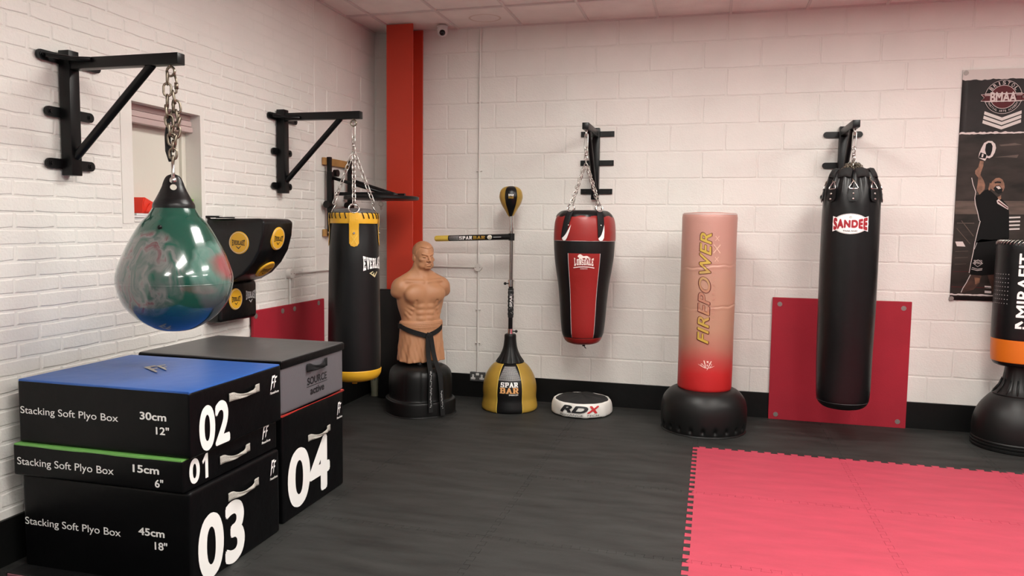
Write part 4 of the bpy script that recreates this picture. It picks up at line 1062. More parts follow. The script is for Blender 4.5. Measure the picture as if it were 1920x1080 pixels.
bm = up(text('THE SPIRIT', .36, .022, .0, spacing=1.9)); on_lathe(bm, fr, .225, 1.06, .0055, rmod=crease); obj('faint_lettering', bm, mat('faint_print', (.50, .25, .19), .5), t)
k = 1/1600*.2
def lg(pts, wd): return stroke([((x-770)*k*1.32, (560-y)*k*1.32) for x, y in pts], wd)
emb = join(lg([(360, 550), (520, 640), (690, 715)], [.001, .004, .005]), lg([(490, 560), (520, 640)], .003), lg([(500, 525), (550, 530), (590, 600), (630, 610), (660, 690)], .004),
           lg([(620, 370), (665, 520), (715, 715)], [.008, .007, .004]), lg([(700, 712), (820, 730)], .004), lg([(945, 390), (870, 560), (795, 740), (755, 820)], [.007, .006, .004, .001]),
           lg([(830, 480), (980, 550), (870, 710)], .003), lg([(850, 712), (980, 665), (1095, 615)], [.005, .004, .001]),
           poly([((x-770)*k*1.32, (560-y)*k*1.32) for x, y in ((740, 390), (825, 390), (820, 450), (780, 485), (745, 450))]),
           poly([((x-770)*k*1.32, (560-y)*k*1.32) for x, y in ((770, 525), (800, 600), (770, 650), (742, 600))]))
on_lathe(emb, fr, .08, .545, .004, rmod=crease); obj('emblem', emb, mat('pale_emblem', (.82, .62, .56), .5), t)

# ---- black standing bag with orange band, at the right edge
RX, RY = 5.29, -.36
t = thing('standing_bag', 'black free standing bag with orange band at the right edge, on a domed black base', 'punch bag', (RX, RY, 0), face_cam(RX, RY), 'free standing bags')
b = B(); add_lathe(b, [(0, 0), (.270, 0), (.284, .006), (.286, .022), (.279, .026), (.2845, .032), (.2845, .044), (.278, .048), (.2825, .054), (.282, .066), (.277, .070)]+smooth_prof([(.2785, .076), (.281, .13), (.276, .19), (.262, .245), (.238, .297), (.205, .345), (.165, .388), (.12, .405), (0, .405)], 4), 64)
obj('base', b, M['black_plastic'], t, True, angle=50)
b = B(); add_lathe(b, [(.10, .385), (.162, .388), (.164, .398), (.158, .404), (.142, .420), (.118, .455), (.102, .50), (.093, .56), (.088, .61), (0, .61)], 96, rmod=lambda a, z, r: 1-(.05*max(0, math.cos(a*20))**6 if .41 < z < .52 else 0)); obj('neck', b, M['black_plastic'], t, True, angle=50)
for k in range(14):
    a = 2*PI*k/14; d = Vector((math.sin(a), -math.cos(a), 0)); b = B(); add_tube(b, [d*.158+Vector((0, 0, .402)), d*.124+Vector((0, 0, .452)), d*.104+Vector((0, 0, .505))], .005, 6); obj('rib', b, M['black_plastic'], t, True)
RP = smooth_prof([(.178, .645), (.186, .70), (.189, .80)], 4); rr_ = lambda z: .192
b = B(); add_lathe(b, smooth_prof([(0, .600), (.12, .603), (.165, .615), (.180, .645)], 4), 56); obj('bottom_cap', b, M['black_vinyl'], t, True)
b = B(); add_lathe(b, smooth_prof([(.181, .640), (.1845, .65), (.189, .72), (.1905, .806)], 4), 56); obj('orange_band', b, M['orange'], t, True)
b = B(); add_lathe(b, smooth_prof([(.190, .803), (.192, .84), (.192, 1.10), (.192, 1.35), (.191, 1.46), (.186, 1.497), (.170, 1.515), (.10, 1.520), (0, 1.520)], 4), 56); obj('bag_body', b, M['black_vinyl'], t, True)
b = B()
for k in range(46):
    a = 2*PI*k/46; P = lambda aa, r, z: (r*math.sin(aa), -r*math.cos(aa), z)
    add_tube(b, [P(a-.03, .1905, 1.488), P(a, .191, 1.502), P(a+.05, .180, 1.516), P(a+.09, .168, 1.519)], .0035, 5)
obj('lacing', b, M['chain'], t, True)
bm = up(join(text('MIRAFIT', .455, .076, .022, at=(.045, 0)), poly([(-.262, -.038), (-.205, -.038), (-.205, -.022), (-.246, -.022), (-.246, -.006), (-.262, -.006)]), poly([(-.262, .038), (-.262, .0), (-.246, .0), (-.246, .020), (-.216, -.010), (-.205, .0), (-.232, .038)])))
on_lathe(bm, rr_, -.02, 1.155, .002); obj('lettering', bm, M['white'], t)
dm = join(*[disc(.0034, 8, (x, y)) for x in [-.030-.021*i for i in range(7)] for y in [-.10+.030*j for j in range(8)]]); on_lathe(dm, rr_, -.38, 1.165, .002); obj('dot_pattern', dm, M['greyprint'], t)

# ---- spinning bar trainer
PX, PY_ = 1.424, -.33
t = thing('spinning_bar_trainer', 'gold and black reflex trainer with a speed ball and a sideways padded bar', 'boxing trainer', (PX, PY_, 0), face_cam(PX, PY_))
PP = smooth_prof([(.222, .0), (.238, .008), (.242, .03), (.236, .07), (.230, .11), (.233, .16), (.231, .21), (.219, .265), (.196, .32), (.162, .37), (.128, .400), (.10, .412)], 5)
pr = prof_r(PP)
HB = .475
for a0, a1, m, nm in ((-HB, HB, 'black_vinyl', 'black_panel'), (HB, PI-HB, 'gold', 'gold_panel'), (PI-HB, PI+HB, 'black_vinyl', 'black_panel'), (PI+HB, 2*PI-HB, 'gold', 'gold_panel')):
    b = B(); add_lathe(b, PP, 28, a0, a1); o = obj(nm, b, M[m], t, True)
    if m == 'gold':
        for s in (a0, a1):
            b = B(); add_tube(b, [((r+.001)*math.sin(s), -(r+.001)*math.cos(s), z) for r, z in PP[3:]], .003, 6); obj('piping', b, M['goldshiny'], o, True)
b = B(); add_lathe(b, [(0, .004), (.232, .004), (.236, .012)], 48); obj('base_plate', b, M['black_plastic'], t, True)
b = B(); add_lathe(b, smooth_prof([(.118, .402), (.122, .410), (.118, .420), (.085, .470), (.062, .530), (.052, .600), (.046, .648), (0, .648)], 4), 96, rmod=lambda a, z, r: 1-(.10*max(0, math.cos(a*9))**4*max(0, min(1, (.58-z)/.14)) if z > .412 else 0)); obj('base_cone', b, M['black_plastic'], t, True)
b = B(); cyl(b, (0, 0, .645), (0, 0, .695), .024, 20); cyl(b, (0, 0, .650), (0, 0, .662), .028, 20); lc = obj('lower_clamp', b, M['chrome'], t, True, angle=40)
b = B(); cyl(b, (.02, 0, .672), (.042, 0, .672), .005, 8); bmesh.ops.create_uvsphere(b, u_segments=12, v_segments=8, radius=.013, matrix=Matrix.Translation((.050, 0, .672))); obj('knob', b, M['black_plastic'], lc, True)
b = B(); cyl(b, (0, 0, .69), (0, 0, 1.065), .019, 20); obj('lower_pole', b, M['steel'], t, True, angle=40)
b = B(); add_lathe(b, [(.019, .79)]+[(.0245+.0015*math.sin(z*170), z) for z in np.linspace(.795, 1.04, 60)]+[(.019, 1.045)], 24); sl = obj('spring_sleeve', b, M['black_fabric'], t, True)
bm = up(join(text('SPAR', .10, .022, .02, .1, at=(.0, 0)))); on_lathe(bm, lambda z: .0265, .05, .935, .001); obj('lettering', bm, M['white'], sl)
bm = join(*[stroke([(rp_.uniform(-.018, .018), z), (rp_.uniform(-.018, .018), z+rp_.uniform(-.008, .008))], .0025) for z in np.linspace(-.10, .10, 16)]); on_lathe(bm, lambda z: .0265, .05, .925, .0005); obj('pattern', bm, M['greyprint'], sl)
b = B(); cyl(b, (0, 0, 1.06), (0, 0, 1.115), .024, 20); cyl(b, (0, 0, 1.105), (0, 0, 1.118), .028, 20); uc = obj('upper_clamp', b, M['chrome'], t, True, angle=40)
b = B(); cyl(b, (-.02, 0, 1.085), (-.042, 0, 1.085), .005, 8); bmesh.ops.create_uvsphere(b, u_segments=12, v_segments=8, radius=.013, matrix=Matrix.Translation((-.050, 0, 1.085))); obj('knob', b, M['black_plastic'], uc, True)
b = B(); cyl(b, (0, 0, 1.11), (0, 0, 1.55), .0155, 20); obj('upper_pole', b, mat('brushed_pole', (.42, .39, .37), .25, 1.), t, True, angle=40)
b = B(); cyl(b, (0, 0, 1.535), (0, 0, 1.565), .021, 20); cyl(b, (-.002, 0, 1.56), (-.004, 0, 1.64), .016, 20); cyl(b, (-.004, 0, 1.63), (-.005, 0, 1.668), .020, 20); obj('ball_stem', b, M['chrome'], t, True, angle=40)
BP = smooth_prof([(.014, 1.655), (.028, 1.672), (.050, 1.710), (.080, 1.760), (.096, 1.805), (.099, 1.835), (.090, 1.875), (.066, 1.903), (.03, 1.915), (0, 1.917)], 5)
br_ = prof_r(BP[:-8])
for k in range(4):
    a0 = -.55+k*PI/2; m = 'black_vinyl' if k % 2 == 0 else 'gold'; wdt = 1.1 if k % 2 == 0 else PI-1.1
    a0 = [-.55, .55, PI-.55, PI+.55][k]
    b = B(); add_lathe(b, BP, 14, a0, a0+wdt, c=(-.008, 0)); p = obj('ball_panel', b, M[m], t, True)
    if k == 0:
        bm = join(warp(slab('SPAR', .045, .016), lambda x, y, z: (x, y+.010, z))); on_lathe(bm, br_, 0, 1.828, .0012); warp(bm, lambda x, y, z: (x-.008, y, z)); obj('lettering', bm, M['white'], p)
        bm = join(warp(slab('BAR', .045, .018), lambda x, y, z: (x, y-.010, z))); on_lathe(bm, br_, 0, 1.828, .0012); warp(bm, lambda x, y, z: (x-.008, y, z)); obj('lettering', bm, M['gold'], p)
# the bar: in the plane of the wall, so undo the turn of the stand
bar = B(); rz = -face_cam(PX, PY_)
def BL(x, y, z): return Vector((x*math.cos(rz)-y*math.sin(rz), x*math.sin(rz)+y*math.cos(rz), z))
zb = lambda x: 1.487+.038*x
def bcyl(bm, x0, x1, r, n=20): cyl(bm, BL(x0, 0, zb(x0)), BL(x1, 0, zb(x1)), r, n)
bcyl(bar, -.565, -.03, .0255); bo = obj('padded_bar', bar, M['black_vinyl2'], t, True, angle=40)
b = B(); add_tube(b, [BL(x, 0, zb(x)) for x in (-.697, -.692, -.680, -.568)], .026, 20, radii=[.014, .022, .026, .026]); obj('bar_tip', b, M['goldshiny'], t, True, angle=50)
b = B(); cyl(b, (0, 0, 1.455), (0, 0, 1.515), .026, 20); bcyl(b, -.06, -.01, .026); obj('bar_clamp', b, M['black_plastic'], t, True, angle=40)
def on_bar(bm, x0, m, name):
    slice_x(bm, .02); slice_y(bm, .006)
    def f(u, v, n):
        th = v/.0262; r = .0268+n; x = x0+u
        return BL(x, -r*math.cos(th), zb(x)+r*math.sin(th))
    return obj(name, warp(bm, f), m, bo)
on_bar(slab('SPAR', .118, .030), -.405, M['white'], 'lettering'); on_bar(slab('BAR', .108, .028), -.284, M['gold'], 'lettering')
on_bar(disc(.021, 24), -.188, M['cream'], 'round_badge'); on_bar(ring(.007, .011, 16), -.1878, M['gold'], 'badge_mark')
on_bar(stroke([(-.035, 0), (.035, 0)], .006), -.12, M['greyprint'], 'line_mark')
on_bar(join(*[disc(.0022+.0012*(i/14), 6, (-.04+.0065*i, y)) for i in range(14) for y in (-.018, -.009, 0, .009, .018)]), -.515, M['greyprint'], 'dot_pattern')
# prints on the base
bm = join(*[disc(.0036, 6, (x, -.008+j*.0092)) for j in range(12) for x in np.linspace(-.099+.0026*j, .099-.0026*j, 22)]); on_lathe(bm, pr, 0, .292, .002, R0=.23)
obj('dot_pattern', bm, M['greyprint'], t)
bm = slab('SPAR', .150, .040, at=(0, .022)); on_lathe(bm, pr, -.02, .225, .002, R0=.226); obj('lettering', bm, M['white'], t)
bm = slab('BAR', .156, .048, at=(0, -.026)); on_lathe(bm, pr, -.02, .225, .002, R0=.226); obj('lettering', bm, M['orangeprint'], t)
bm = text('SPARBAR.COM', .075, .012, .02, at=(.036, -.062)); on_lathe(bm, pr, -.02, .225, .002, R0=.226); obj('lettering', bm, M['white'], t)

# ---- round low cushion
t = thing('floor_base_cover', 'low round black and white covered base lying on the floor by the wall', 'base', (2.052, -.285, 0), face_cam(2.052, -.285))
wav = lambda a, z, r: 1+.010*math.sin(9*a+z*20)+.007*math.sin(17*a)
RPf = smooth_prof([(.225, .0), (.252, .010), (.257, .04), (.253, .085), (.243, .114), (.232, .122), (.222, .118)], 4)
b = B(); add_lathe(b, RPf, 96, rmod=wav); obj('side_band', b, M['whitefab'], t, True)
b = B(); add_lathe(b, [(0, .003), (.235, .003), (.250, .006), (.2535, .012)], 60); obj('bottom_edge', b, M['black_fabric'], t, True)
b = B(); add_lathe(b, smooth_prof([(.228, .108), (.224, .118), (.18, .134), (.10, .147), (.03, .152), (0, .146)], 4), 96, rmod=lambda a, z, r: wav(a, .12, r)); o = obj('top_cover', b, M['black_fabric'], t, True)
for v in o.data.vertices: v.co.z += .005*math.sin(6*math.atan2(v.co.y, v.co.x))*min(1, math.hypot(v.co.x, v.co.y)/.1)*(1 if math.hypot(v.co.x, v.co.y) < .21 else 0)
rd = prof_r(RPf[:-8])
def wide(s, w_, h_, at): return text(s, w_, h_, .045, .30, at)
bm = wide('RD', .245, .058, (-.060, .006)); on_lathe(bm, rd, -.03, .072, .005, R0=.256, rmod=wav); obj('lettering', bm, M['darkprint'], t)
bm = wide('X', .112, .060, (.106, .006)); on_lathe(bm, rd, -.03, .072, .005, R0=.256, rmod=wav); obj('lettering', bm, M['redprint'], t)
bm = text('ADVANCE  TECH', .345, .014, .0, .15, at=(-.016, -.042)); on_lathe(bm, rd, -.03, .072, .005, R0=.256, rmod=wav); obj('lettering', bm, M['darkprint'], t)

# ---- vase in the corner
b = B(); add_lathe(b, smooth_prof([(0, 0), (.036, 0), (.040, .006), (.039, .05), (.044, .12), (.050, .18), (.051, .22), (.044, .25), (.044, .242), (.03, .18), (0, .17)], 4), 36)
t = thing('vase', 'pale grey green ceramic vase on the floor in the corner behind the hanging bag', 'vase', (.115, -.245, 0), face_cam(.115, -.245))
obj('vase_body', b, M['vase'], t, True)
bm = text('H', .028, .034, .0, .15); on_lathe(bm, lambda z: .0495, -.25, .165, .0015); obj('mark', bm, M['darkprint'], t)

# ================================================================== PLYO BOXES
def rounded_block(x0, x1, y0, y1, z0, z1, bev, bulge=.004, seed=0, n=7):
    """soft padded block with slightly bulging faces"""
    r = random.Random(seed); bm = B()
    add_box(bm, (0, 0, 0), (1, 1, 1))
    bmesh.ops.subdivide_edges(bm, edges=bm.edges[:], cuts=n, use_grid_fill=True)
    sx, sy, sz = x1-x0, y1-y0, z1-z0; ph = [r.uniform(0, 6) for _ in range(6)]
    for v in bm.verts:
        u, w_, q = v.co.x*2, v.co.y*2, v.co.z*2   # -1..1
        P = [u, w_, q]; S = [sx, sy, sz]; out = []
        # squash grid towards the edges for a crisp rounding
        for k in range(3):
            o1, o2 = P[(k+1) % 3], P[(k+2) % 3]
            d = bulge*(1-o1*o1)*(1-o2*o2)*(1 if abs(P[k]) > .999 and k < 2 else 0)
            d += (0.0007 if k < 2 else .0)*(1-o1**4)*(1-o2**4)*math.sin(3*o1+ph[k])*math.sin(4*o2+ph[k+3])*(1 if abs(P[k]) > .999 else 0)
            out.append(P[k]*S[k]/2+math.copysign(d, P[k]))
        v.co = Vector(out)
    es = [e for e in bm.edges if len(e.link_faces) == 2 and e.calc_face_angle(0) > 1.2]
    bmesh.ops.bevel(bm, geom=es, offset=bev, segments=3, affect='EDGES', profile=.6)
    bmesh.ops.translate(bm, vec=((x0+x1)/2, (y0+y1)/2, (z0+z1)/2), verts=bm.verts)
    return bm
def add_handle(t, o, u, v, L, H, m, twist=.55, name='handle'):
    """webbing strap, flat at both stitched ends and pinched in the middle"""
    o, u, v = Vector(o), Vector(u), Vector(v); n = u.cross(v); bm = B(); g = []
    N_ = 20
    for k in range(N_+1):
        s = k/N_*2-1; e = max(0, 1-(abs(s)/.72)**4) if abs(s) < .72 else 0
        hw = H/2*(1-twist*e); lift = .004+.020*e
        up_ = -.15*H*e
        g.append([bm.verts.new(o+u*(s*L/2)+v*(up_+q*hw)+n*(lift+.004*e*math.sin(q*3+s*5))) for q in (-1, -.5, 0, .5, 1)])
    for A, Bq in zip(g, g[1:]):
        for i in range(4): bm.faces.new((A[i], A[i+1], Bq[i+1], Bq[i]))
    ob = obj(name, bm, m, t, True); sm = ob.modifiers.new('thick', 'SOLIDIFY'); sm.thickness = .003; sm.offset = 0
    bm = B()
    for s in (-1, 1):
        for q in (-1, 1):
            pass
    bm.free(); return ob
def FF(w_, h_):
    out = None
    for ox_, oy_, k_ in ((0, 0, 1), (.62, .10, .80)):
        for p in ([(.05, 0), (.19, .10), (.22, .9), (0, .9)], [(.0, .80), (.56, .86), (.62, 1), (.0, 1)], [(.1, .44), (.42, .48), (.47, .60), (.1, .60)]):
            q = [((ox_+k_*(x+.42*y))/1.65*w_-w_/2, (oy_+k_*y)*h_-h_/2) for x, y in p]
            out = poly(q, out)
            out.faces.ensure_lookup_table()
            for v in out.faces[-1].verts: v.co.z = .0001*len(out.faces)
    return out
X3, Y3 = (1, 0, 0), (0, 1, 0); ZV = (0, 0, 1)
def plyo(name_label, x0, x1, y0, y1, z0, z1, topmat, num, num_box, cm_txt, cm_box, in_txt, in_box, st_box, handle, ff, seed, bev=.012, front=True, top_th=.010):
    t = thing('plyo_box', name_label, 'plyo box', ((x0+x1)/2, (y0+y1)/2, z0), 0, 'stacked plyo boxes')
    ox, oy = (x0+x1)/2, (y0+y1)/2
    bm = rounded_block(x0-ox, x1-ox, y0-oy, y1-oy, 0, z1-z0-(.003 if topmat else 0), bev, .002, seed); obj('cover', bm, M['box_vinyl'], t, True, angle=70)
    if topmat:
        bm = rounded_block(x0-ox+.003, x1-ox-.003, y0-oy+.001, y1-oy-.003, z1-z0-.016, z1-z0, .007, 0, seed+5); obj('top_panel', bm, topmat, t, True, angle=70)
    H = .0032
    def RF(bm, y, z, nm, m, e=H): obj(nm, on_plane(bm, (x1-ox, y-oy, z-z0), Y3, ZV, e), m, t)
    def FFc(bm, x, z, nm, m, e=H): obj(nm, on_plane(bm, (x-ox, y0-oy, z-z0), X3, ZV, e), m, t)
    if num == '01':
        w1, h1 = num_box[2], num_box[3]
        RF(join(text('0', w1*.56, h1, .035, at=(-w1*.22, 0)), poly([(w1*.36, -h1/2), (w1*.52, -h1/2), (w1*.52, h1/2), (w1*.40, h1/2), (w1*.20, h1*.24), (w1*.24, h1*.12), (w1*.36, h1*.26)])), num_box[0], num_box[1], 'number', M['white'])
    elif num: RF(text(num, num_box[2], num_box[3], .035), num_box[0], num_box[1], 'number', M['white'])
    if front:
        FFc(text('Stacking Soft Plyo Box', st_box[2], st_box[3], .003), st_box[0], st_box[1], 'lettering', M['white'])
        FFc(text(cm_txt, cm_box[2], cm_box[3], .025), cm_box[0], cm_box[1], 'size_lettering', M['white'])
        FFc(text(in_txt, in_box[2], in_box[3], .02), in_box[0], in_box[1], 'size_lettering', M['white'])
    if handle: add_handle(t, (x1-ox+.004, handle[0]-oy, handle[1]-z0), Y3, ZV, handle[2], handle[3], M['strap'])
    if ff:
        RF(FF(ff[2], ff[3]), ff[0], ff[1], 'logo', M['white'])
        RF(text('FitnessForce', ff[2]*1.05, ff[3]*.17, .01, .2), ff[0], ff[1]-ff[3]*.68, 'logo_lettering', M['white'])
    return t
plyo('black plyo box 03 at the bottom of the front stack, standing on the floor', .105, .990, -3.945, -3.262, 0, .431, None, '03', (-3.736, .152, .335, .295),
     '45cm', (.795, .240, .133, .034), '18"', (.842, .184, .064, .036), (.377, .214, .518, .044), (-3.575, .327, .237, .038), (-3.318, .352, .062, .078), 3, .016)
plyo('thin black plyo box 01 with green top, between boxes 02 and 03', .084, .974, -3.966, -3.256, .433, .577, M['green'], '01', (-3.868, .512, .122, .110),
     '15cm', (.793, .524, .133, .034), '6"', (.858, .469, .042, .036), (.369, .496, .518, .044), (-3.613, .507, .227, .038), (-3.357, .543, .070, .072), 1, .010)
t02 = plyo('black plyo box 02 with blue top on the front stack', .100, 1.000, -3.945, -3.252, .579, .866, M['blue'], '02', (-3.787, .688, .212, .200),
     '30cm', (.818, .750, .133, .034), '12"', (.864, .691, .066, .034), (.378, .724, .524, .042), (-3.571, .788, .235, .038), (-3.318, .785, .072, .072), 2, .012)
bm = FF(.16, .17); obj('top_logo', on_plane(bm, (.53-.55, -3.545+3.5985, .866-.579), (.35, .94, 0), (-.94, .35, 0), .0045), M['strap'], t02)
t04 = plyo('tall black plyo box 04 with red piping under the grey box', .11, .962, -3.185, -2.512, 0, .578, None, '04', (-2.915, .205, .455, .325),
     '', (0, 0, 1, 1), '', (0, 0, 1, 1), (0, 0, 1, 1), (-2.814, .394, .248, .036), (-2.566, .478, .062, .078), 4, .014, front=False)
b = B(); z = .5755; add_tube(b, [(.426, -.335, z), (.426, .338, z), (-.426, .338, z), (-.426, -.335, z)], .006, 8, closed=True); obj('top_piping', b, M['redpipe'], t04, True)
t = thing('plyo_box', 'grey soft box with black lid edge on top of box 04', 'plyo box', (.535, -2.85, .584), 0, 'stacked plyo boxes')
bm = rounded_block(-.43, .43, -.345, .330, 0, .255, .014, .0005, 9); obj('cover', bm, M['grey'], t, True, angle=70)
bm = rounded_block(-.438, .438, -.352, .338, .240, .283, .010, .002, 10); obj('lid_band', bm, M['box_vinyl'], t, True, angle=70)
bm = rounded_block(-.433, .433, -.348, .334, .270, .2865, .006, .002, 11); obj('top_panel', bm, M['greytop'], t, True, angle=70)
add_handle(t, (.436, -2.84+2.85, .205), Y3, ZV, .222, .047, M['blackstrap'], .45)
E2 = .0018
obj('lettering', on_plane(text('SOURCE', .215, .042, .022), (.43, -2.828+2.85, .126), Y3, ZV, E2), M['darkprint'], t)
obj('underline', on_plane(stroke([(-.115, 0), (.115, 0)], .0035), (.43, -2.828+2.85, .096), Y3, ZV, E2), M['darkprint'], t)
obj('lettering', on_plane(text('active', .155, .040, .03), (.43, -2.828+2.85, .067), Y3, ZV, E2), M['darkprint'], t)
# ---- low case in front of the stack, at the bottom edge
t = thing('low_case', 'low black case with dull pink patch, on the floor before the plyo stack', 'case', (.615, -4.142, 0))
bm = rounded_block(-.345, .345, -.045, .045, 0, .102, .006, .001, 21); obj('case_body', bm, M['box_vinyl'], t, True, angle=70)
b = B(); add_box(b, (-.265, -.046, .058), (.14, .005, .082), .002); obj('front_patch', b, mat('dull_pink_vinyl', (.20, .07, .09), .5), t)

# ================================================================== TORSO DUMMY
def surface_nets(f, ax):
    n = [len(q) for q in ax]
    V = f(ax[0][:, None, None], ax[1][None, :, None], ax[2][None, None, :])
    V = np.broadcast_to(V, n).astype(np.float32)
    s = V < 0
    cs = [slice(0, -1), slice(1, None)]
    cnt = np.zeros([k-1 for k in n], np.float32); acc = np.zeros([k-1 for k in n]+[3], np.float32)
    I = np.stack(np.meshgrid(*[np.arange(k-1) for k in n], indexing='ij'), -1).astype(np.float32)
    for axis in range(3):
        o1, o2 = [q for q in range(3) if q != axis]
        for a in (0, 1):
            for c in (0, 1):
                i0 = [None]*3; i1 = [None]*3
                i0[axis] = cs[0]; i1[axis] = cs[1]; i0[o1] = i1[o1] = cs[a]; i0[o2] = i1[o2] = cs[c]
                v0 = V[tuple(i0)]; v1 = V[tuple(i1)]; x = (v0 < 0) != (v1 < 0)
                tt = np.where(x, v0/np.where(x, v0-v1, 1), 0)
                p = np.zeros_like(acc); p[..., axis] = tt; p[..., o1] = a; p[..., o2] = c
                acc += np.where(x[..., None], p, 0); cnt += x
    act = cnt > 0; idx = -np.ones(act.shape, int); idx[act] = np.arange(act.sum())
    Q_ = I[act]+acc[act]/cnt[act][:, None]
    P = np.stack([np.interp(Q_[:, q], np.arange(n[q]), ax[q]) for q in range(3)], 1)
    faces = []
    for axis in range(3):
        o1, o2 = (axis+1) % 3, (axis+2) % 3
        i0 = [slice(1, -1)]*3; i1 = [slice(1, -1)]*3
        i0[axis] = slice(0, -1); i1[axis] = slice(1, None)
        a_, b_ = s[tuple(i0)], s[tuple(i1)]
        for flip in (False, True):
            m = (a_ & ~b_) if not flip else (~a_ & b_)
            w_ = np.argwhere(m)
            if not len(w_): continue
            base = w_.copy(); base[:, o1] += 1; base[:, o2] += 1
            q = []
            for d1, d2 in ((0, 0), (1, 0), (1, 1), (0, 1)):
                g = base.copy(); g[:, o1] -= d1; g[:, o2] -= d2; q.append(idx[g[:, 0], g[:, 1], g[:, 2]])
            Q = np.stack(q if not flip else q[::-1], 1); faces.append(Q[(Q >= 0).all(1)])
    return P, np.concatenate(faces)
def smin(a, b_, k):
    h_ = np.clip(.5+.5*(b_-a)/k, 0, 1); return b_*(1-h_)+a*h_-k*h_*(1-h_)
def smax(a, b_, k): return -smin(-a, -b_, k)

def torso_sdf(X, Y, Z):
    def ell(c, r):
        x, y, z = (X-c[0])/r[0], (Y-c[1])/r[1], (Z-c[2])/r[2]
        k0 = np.sqrt(x*x+y*y+z*z)+1e-9; k1 = np.sqrt((x/r[0])**2+(y/r[1])**2+(z/r[2])**2)+1e-9
        return k0*(k0-1)/k1
    def cap(a, b_, ra, rb=None):
        rb = ra if rb is None else rb
        a = np.array(a, float); b_ = np.array(b_, float); d = b_-a; L = (d*d).sum()
        t_ = np.clip(((X-a[0])*d[0]+(Y-a[1])*d[1]+(Z-a[2])*d[2])/L, 0, 1)
        return np.sqrt((X-a[0]-t_*d[0])**2+(Y-a[1]-t_*d[1])**2+(Z-a[2]-t_*d[2])**2)-(ra+(rb-ra)*t_)
    def both(fn, k, D):
        for s_ in (-1, 1): D = smin(D, fn(s_), k)
        return D
    def cut(fn, k, D):
        for s_ in (-1, 1): D = smax(D, -fn(s_), k)
        return D
    # trunk
    D = ell((0, .010, 1.01), (.180, .116, .155))
    D = smin(D, ell((0, .008, .86), (.152, .102, .20)), .06)
    D = smin(D, ell((0, .008, .76), (.160, .108, .10)), .04)
    D = both(lambda s_: ell((s_*.130, .030, .98), (.062, .075, .17)), .05, D)                 # lats
    D = both(lambda s_: ell((s_*.182, .012, 1.062), (.060, .070, .072)), .035, D)             # deltoids
    D = both(lambda s_: cap((s_*.192, .012, 1.055), (s_*.208, .014, 1.018), .050, .046), .03, D)
    D = both(lambda s_: cap((s_*.03, .026, 1.185), (s_*.165, .020, 1.090), .048, .036), .045, D)  # trapezius
    D = both(lambda s_: cap((s_*.02, -.078, 1.105), (s_*.150, -.040, 1.112), .011, .012), .018, D)  # collar bones
    D = both(lambda s_: ell((s_*.082, -.076, 1.002), (.090, .047, .076)), .026, D)            # chest
    D = smax(D, -cap((0, -.138, .95), (0, -.130, 1.08), .011), .024)
    for z_, w_ in ((.900, .038), (.848, .038), (.800, .036)):
        D = both(lambda s_: ell((s_*.037, -.080, z_), (w_, .026, .027)), .016, D)             # stomach
    D = smax(D, -cap((0, -.116, .78), (0, -.118, .93), .006), .014)
    for q in range(4):
        D = both(lambda s_: cap((s_*(.095+.01*q), -.078+.010*q, .915-.035*q), (s_*(.135+.004*q), -.030, .950-.035*q), .009, .007), .018, D)  # ribs
    D = cut(lambda s_: cap((s_*.078, -.112, .79), (s_*.088, -.108, .95), .006), .016, D)
    # neck and head
    hd = .05                                                                                  # head turned to its left
    X0, Y0 = X, Y
    D = smin(D, cap((0, .018, 1.10), (0, .004, 1.26), .068, .058), .040)
    D = both(lambda s_: cap((s_*.012, -.052, 1.120), (s_*.050, .008, 1.25), .013, .014), .018, D)
    ch, sh = math.cos(hd), math.sin(hd)
    Xn = ch*(X0-.016)+sh*Y0; Yn = -sh*(X0-.016)+ch*Y0
    X, Y = Xn, Yn
    def ell(c, r):
        x, y, z = (X-c[0])/r[0], (Y-c[1])/r[1], (Z-c[2])/r[2]
        k0 = np.sqrt(x*x+y*y+z*z)+1e-9; k1 = np.sqrt((x/r[0])**2+(y/r[1])**2+(z/r[2])**2)+1e-9
        return k0*(k0-1)/k1
    def cap(a, b_, ra, rb=None):
        rb = ra if rb is None else rb
        a = np.array(a, float); b_ = np.array(b_, float); d = b_-a; L = (d*d).sum()
        t_ = np.clip(((X-a[0])*d[0]+(Y-a[1])*d[1]+(Z-a[2])*d[2])/L, 0, 1)
        return np.sqrt((X-a[0]-t_*d[0])**2+(Y-a[1]-t_*d[1])**2+(Z-a[2]-t_*d[2])**2)-(ra+(rb-ra)*t_)
    H = ell((0, .008, 1.350), (.076, .097, .088))
    H = smin(H, ell((0, -.022, 1.286), (.064, .077, .080)), .025)
    H = smin(H, cap((-.033, -.046, 1.240), (.033, -.046, 1.240), .030), .022)                 # jaw
    H = smin(H, cap((-.012, -.078, 1.225), (.012, -.078, 1.225), .0155), .014)                # chin
    H = both(lambda s_: ell((s_*.044, -.062, 1.290), (.021, .019, .014)), .016, H)            # cheek bones
    H = both(lambda s_: cap((s_*.008, -.096, 1.327), (s_*.047, -.078, 1.339), .0085, .006), .008, H)   # frowning brow
    H = cut(lambda s_: ell((s_*.030, -.104, 1.3135), (.022, .020, .0095)), .004, H)            # eye sockets
    H = both(lambda s_: ell((s_*.031, -.085, 1.312), (.015, .0105, .0062)), .002, H)          # eyes
    H = smin(H, cap((0, -.090, 1.328), (0, -.118, 1.283), .0075, .0115), .006)                # nose
    H = both(lambda s_: ell((s_*.013, -.105, 1.278), (.009, .011, .008)), .004, H)
    H = smin(H, ell((0, -.088, 1.250), (.029, .015, .020)), .010)                             # mouth
    H = cut(lambda s_: cap((s_*.021, -.104, 1.279), (s_*.037, -.086, 1.236), .003), .007, H)  # cheek folds
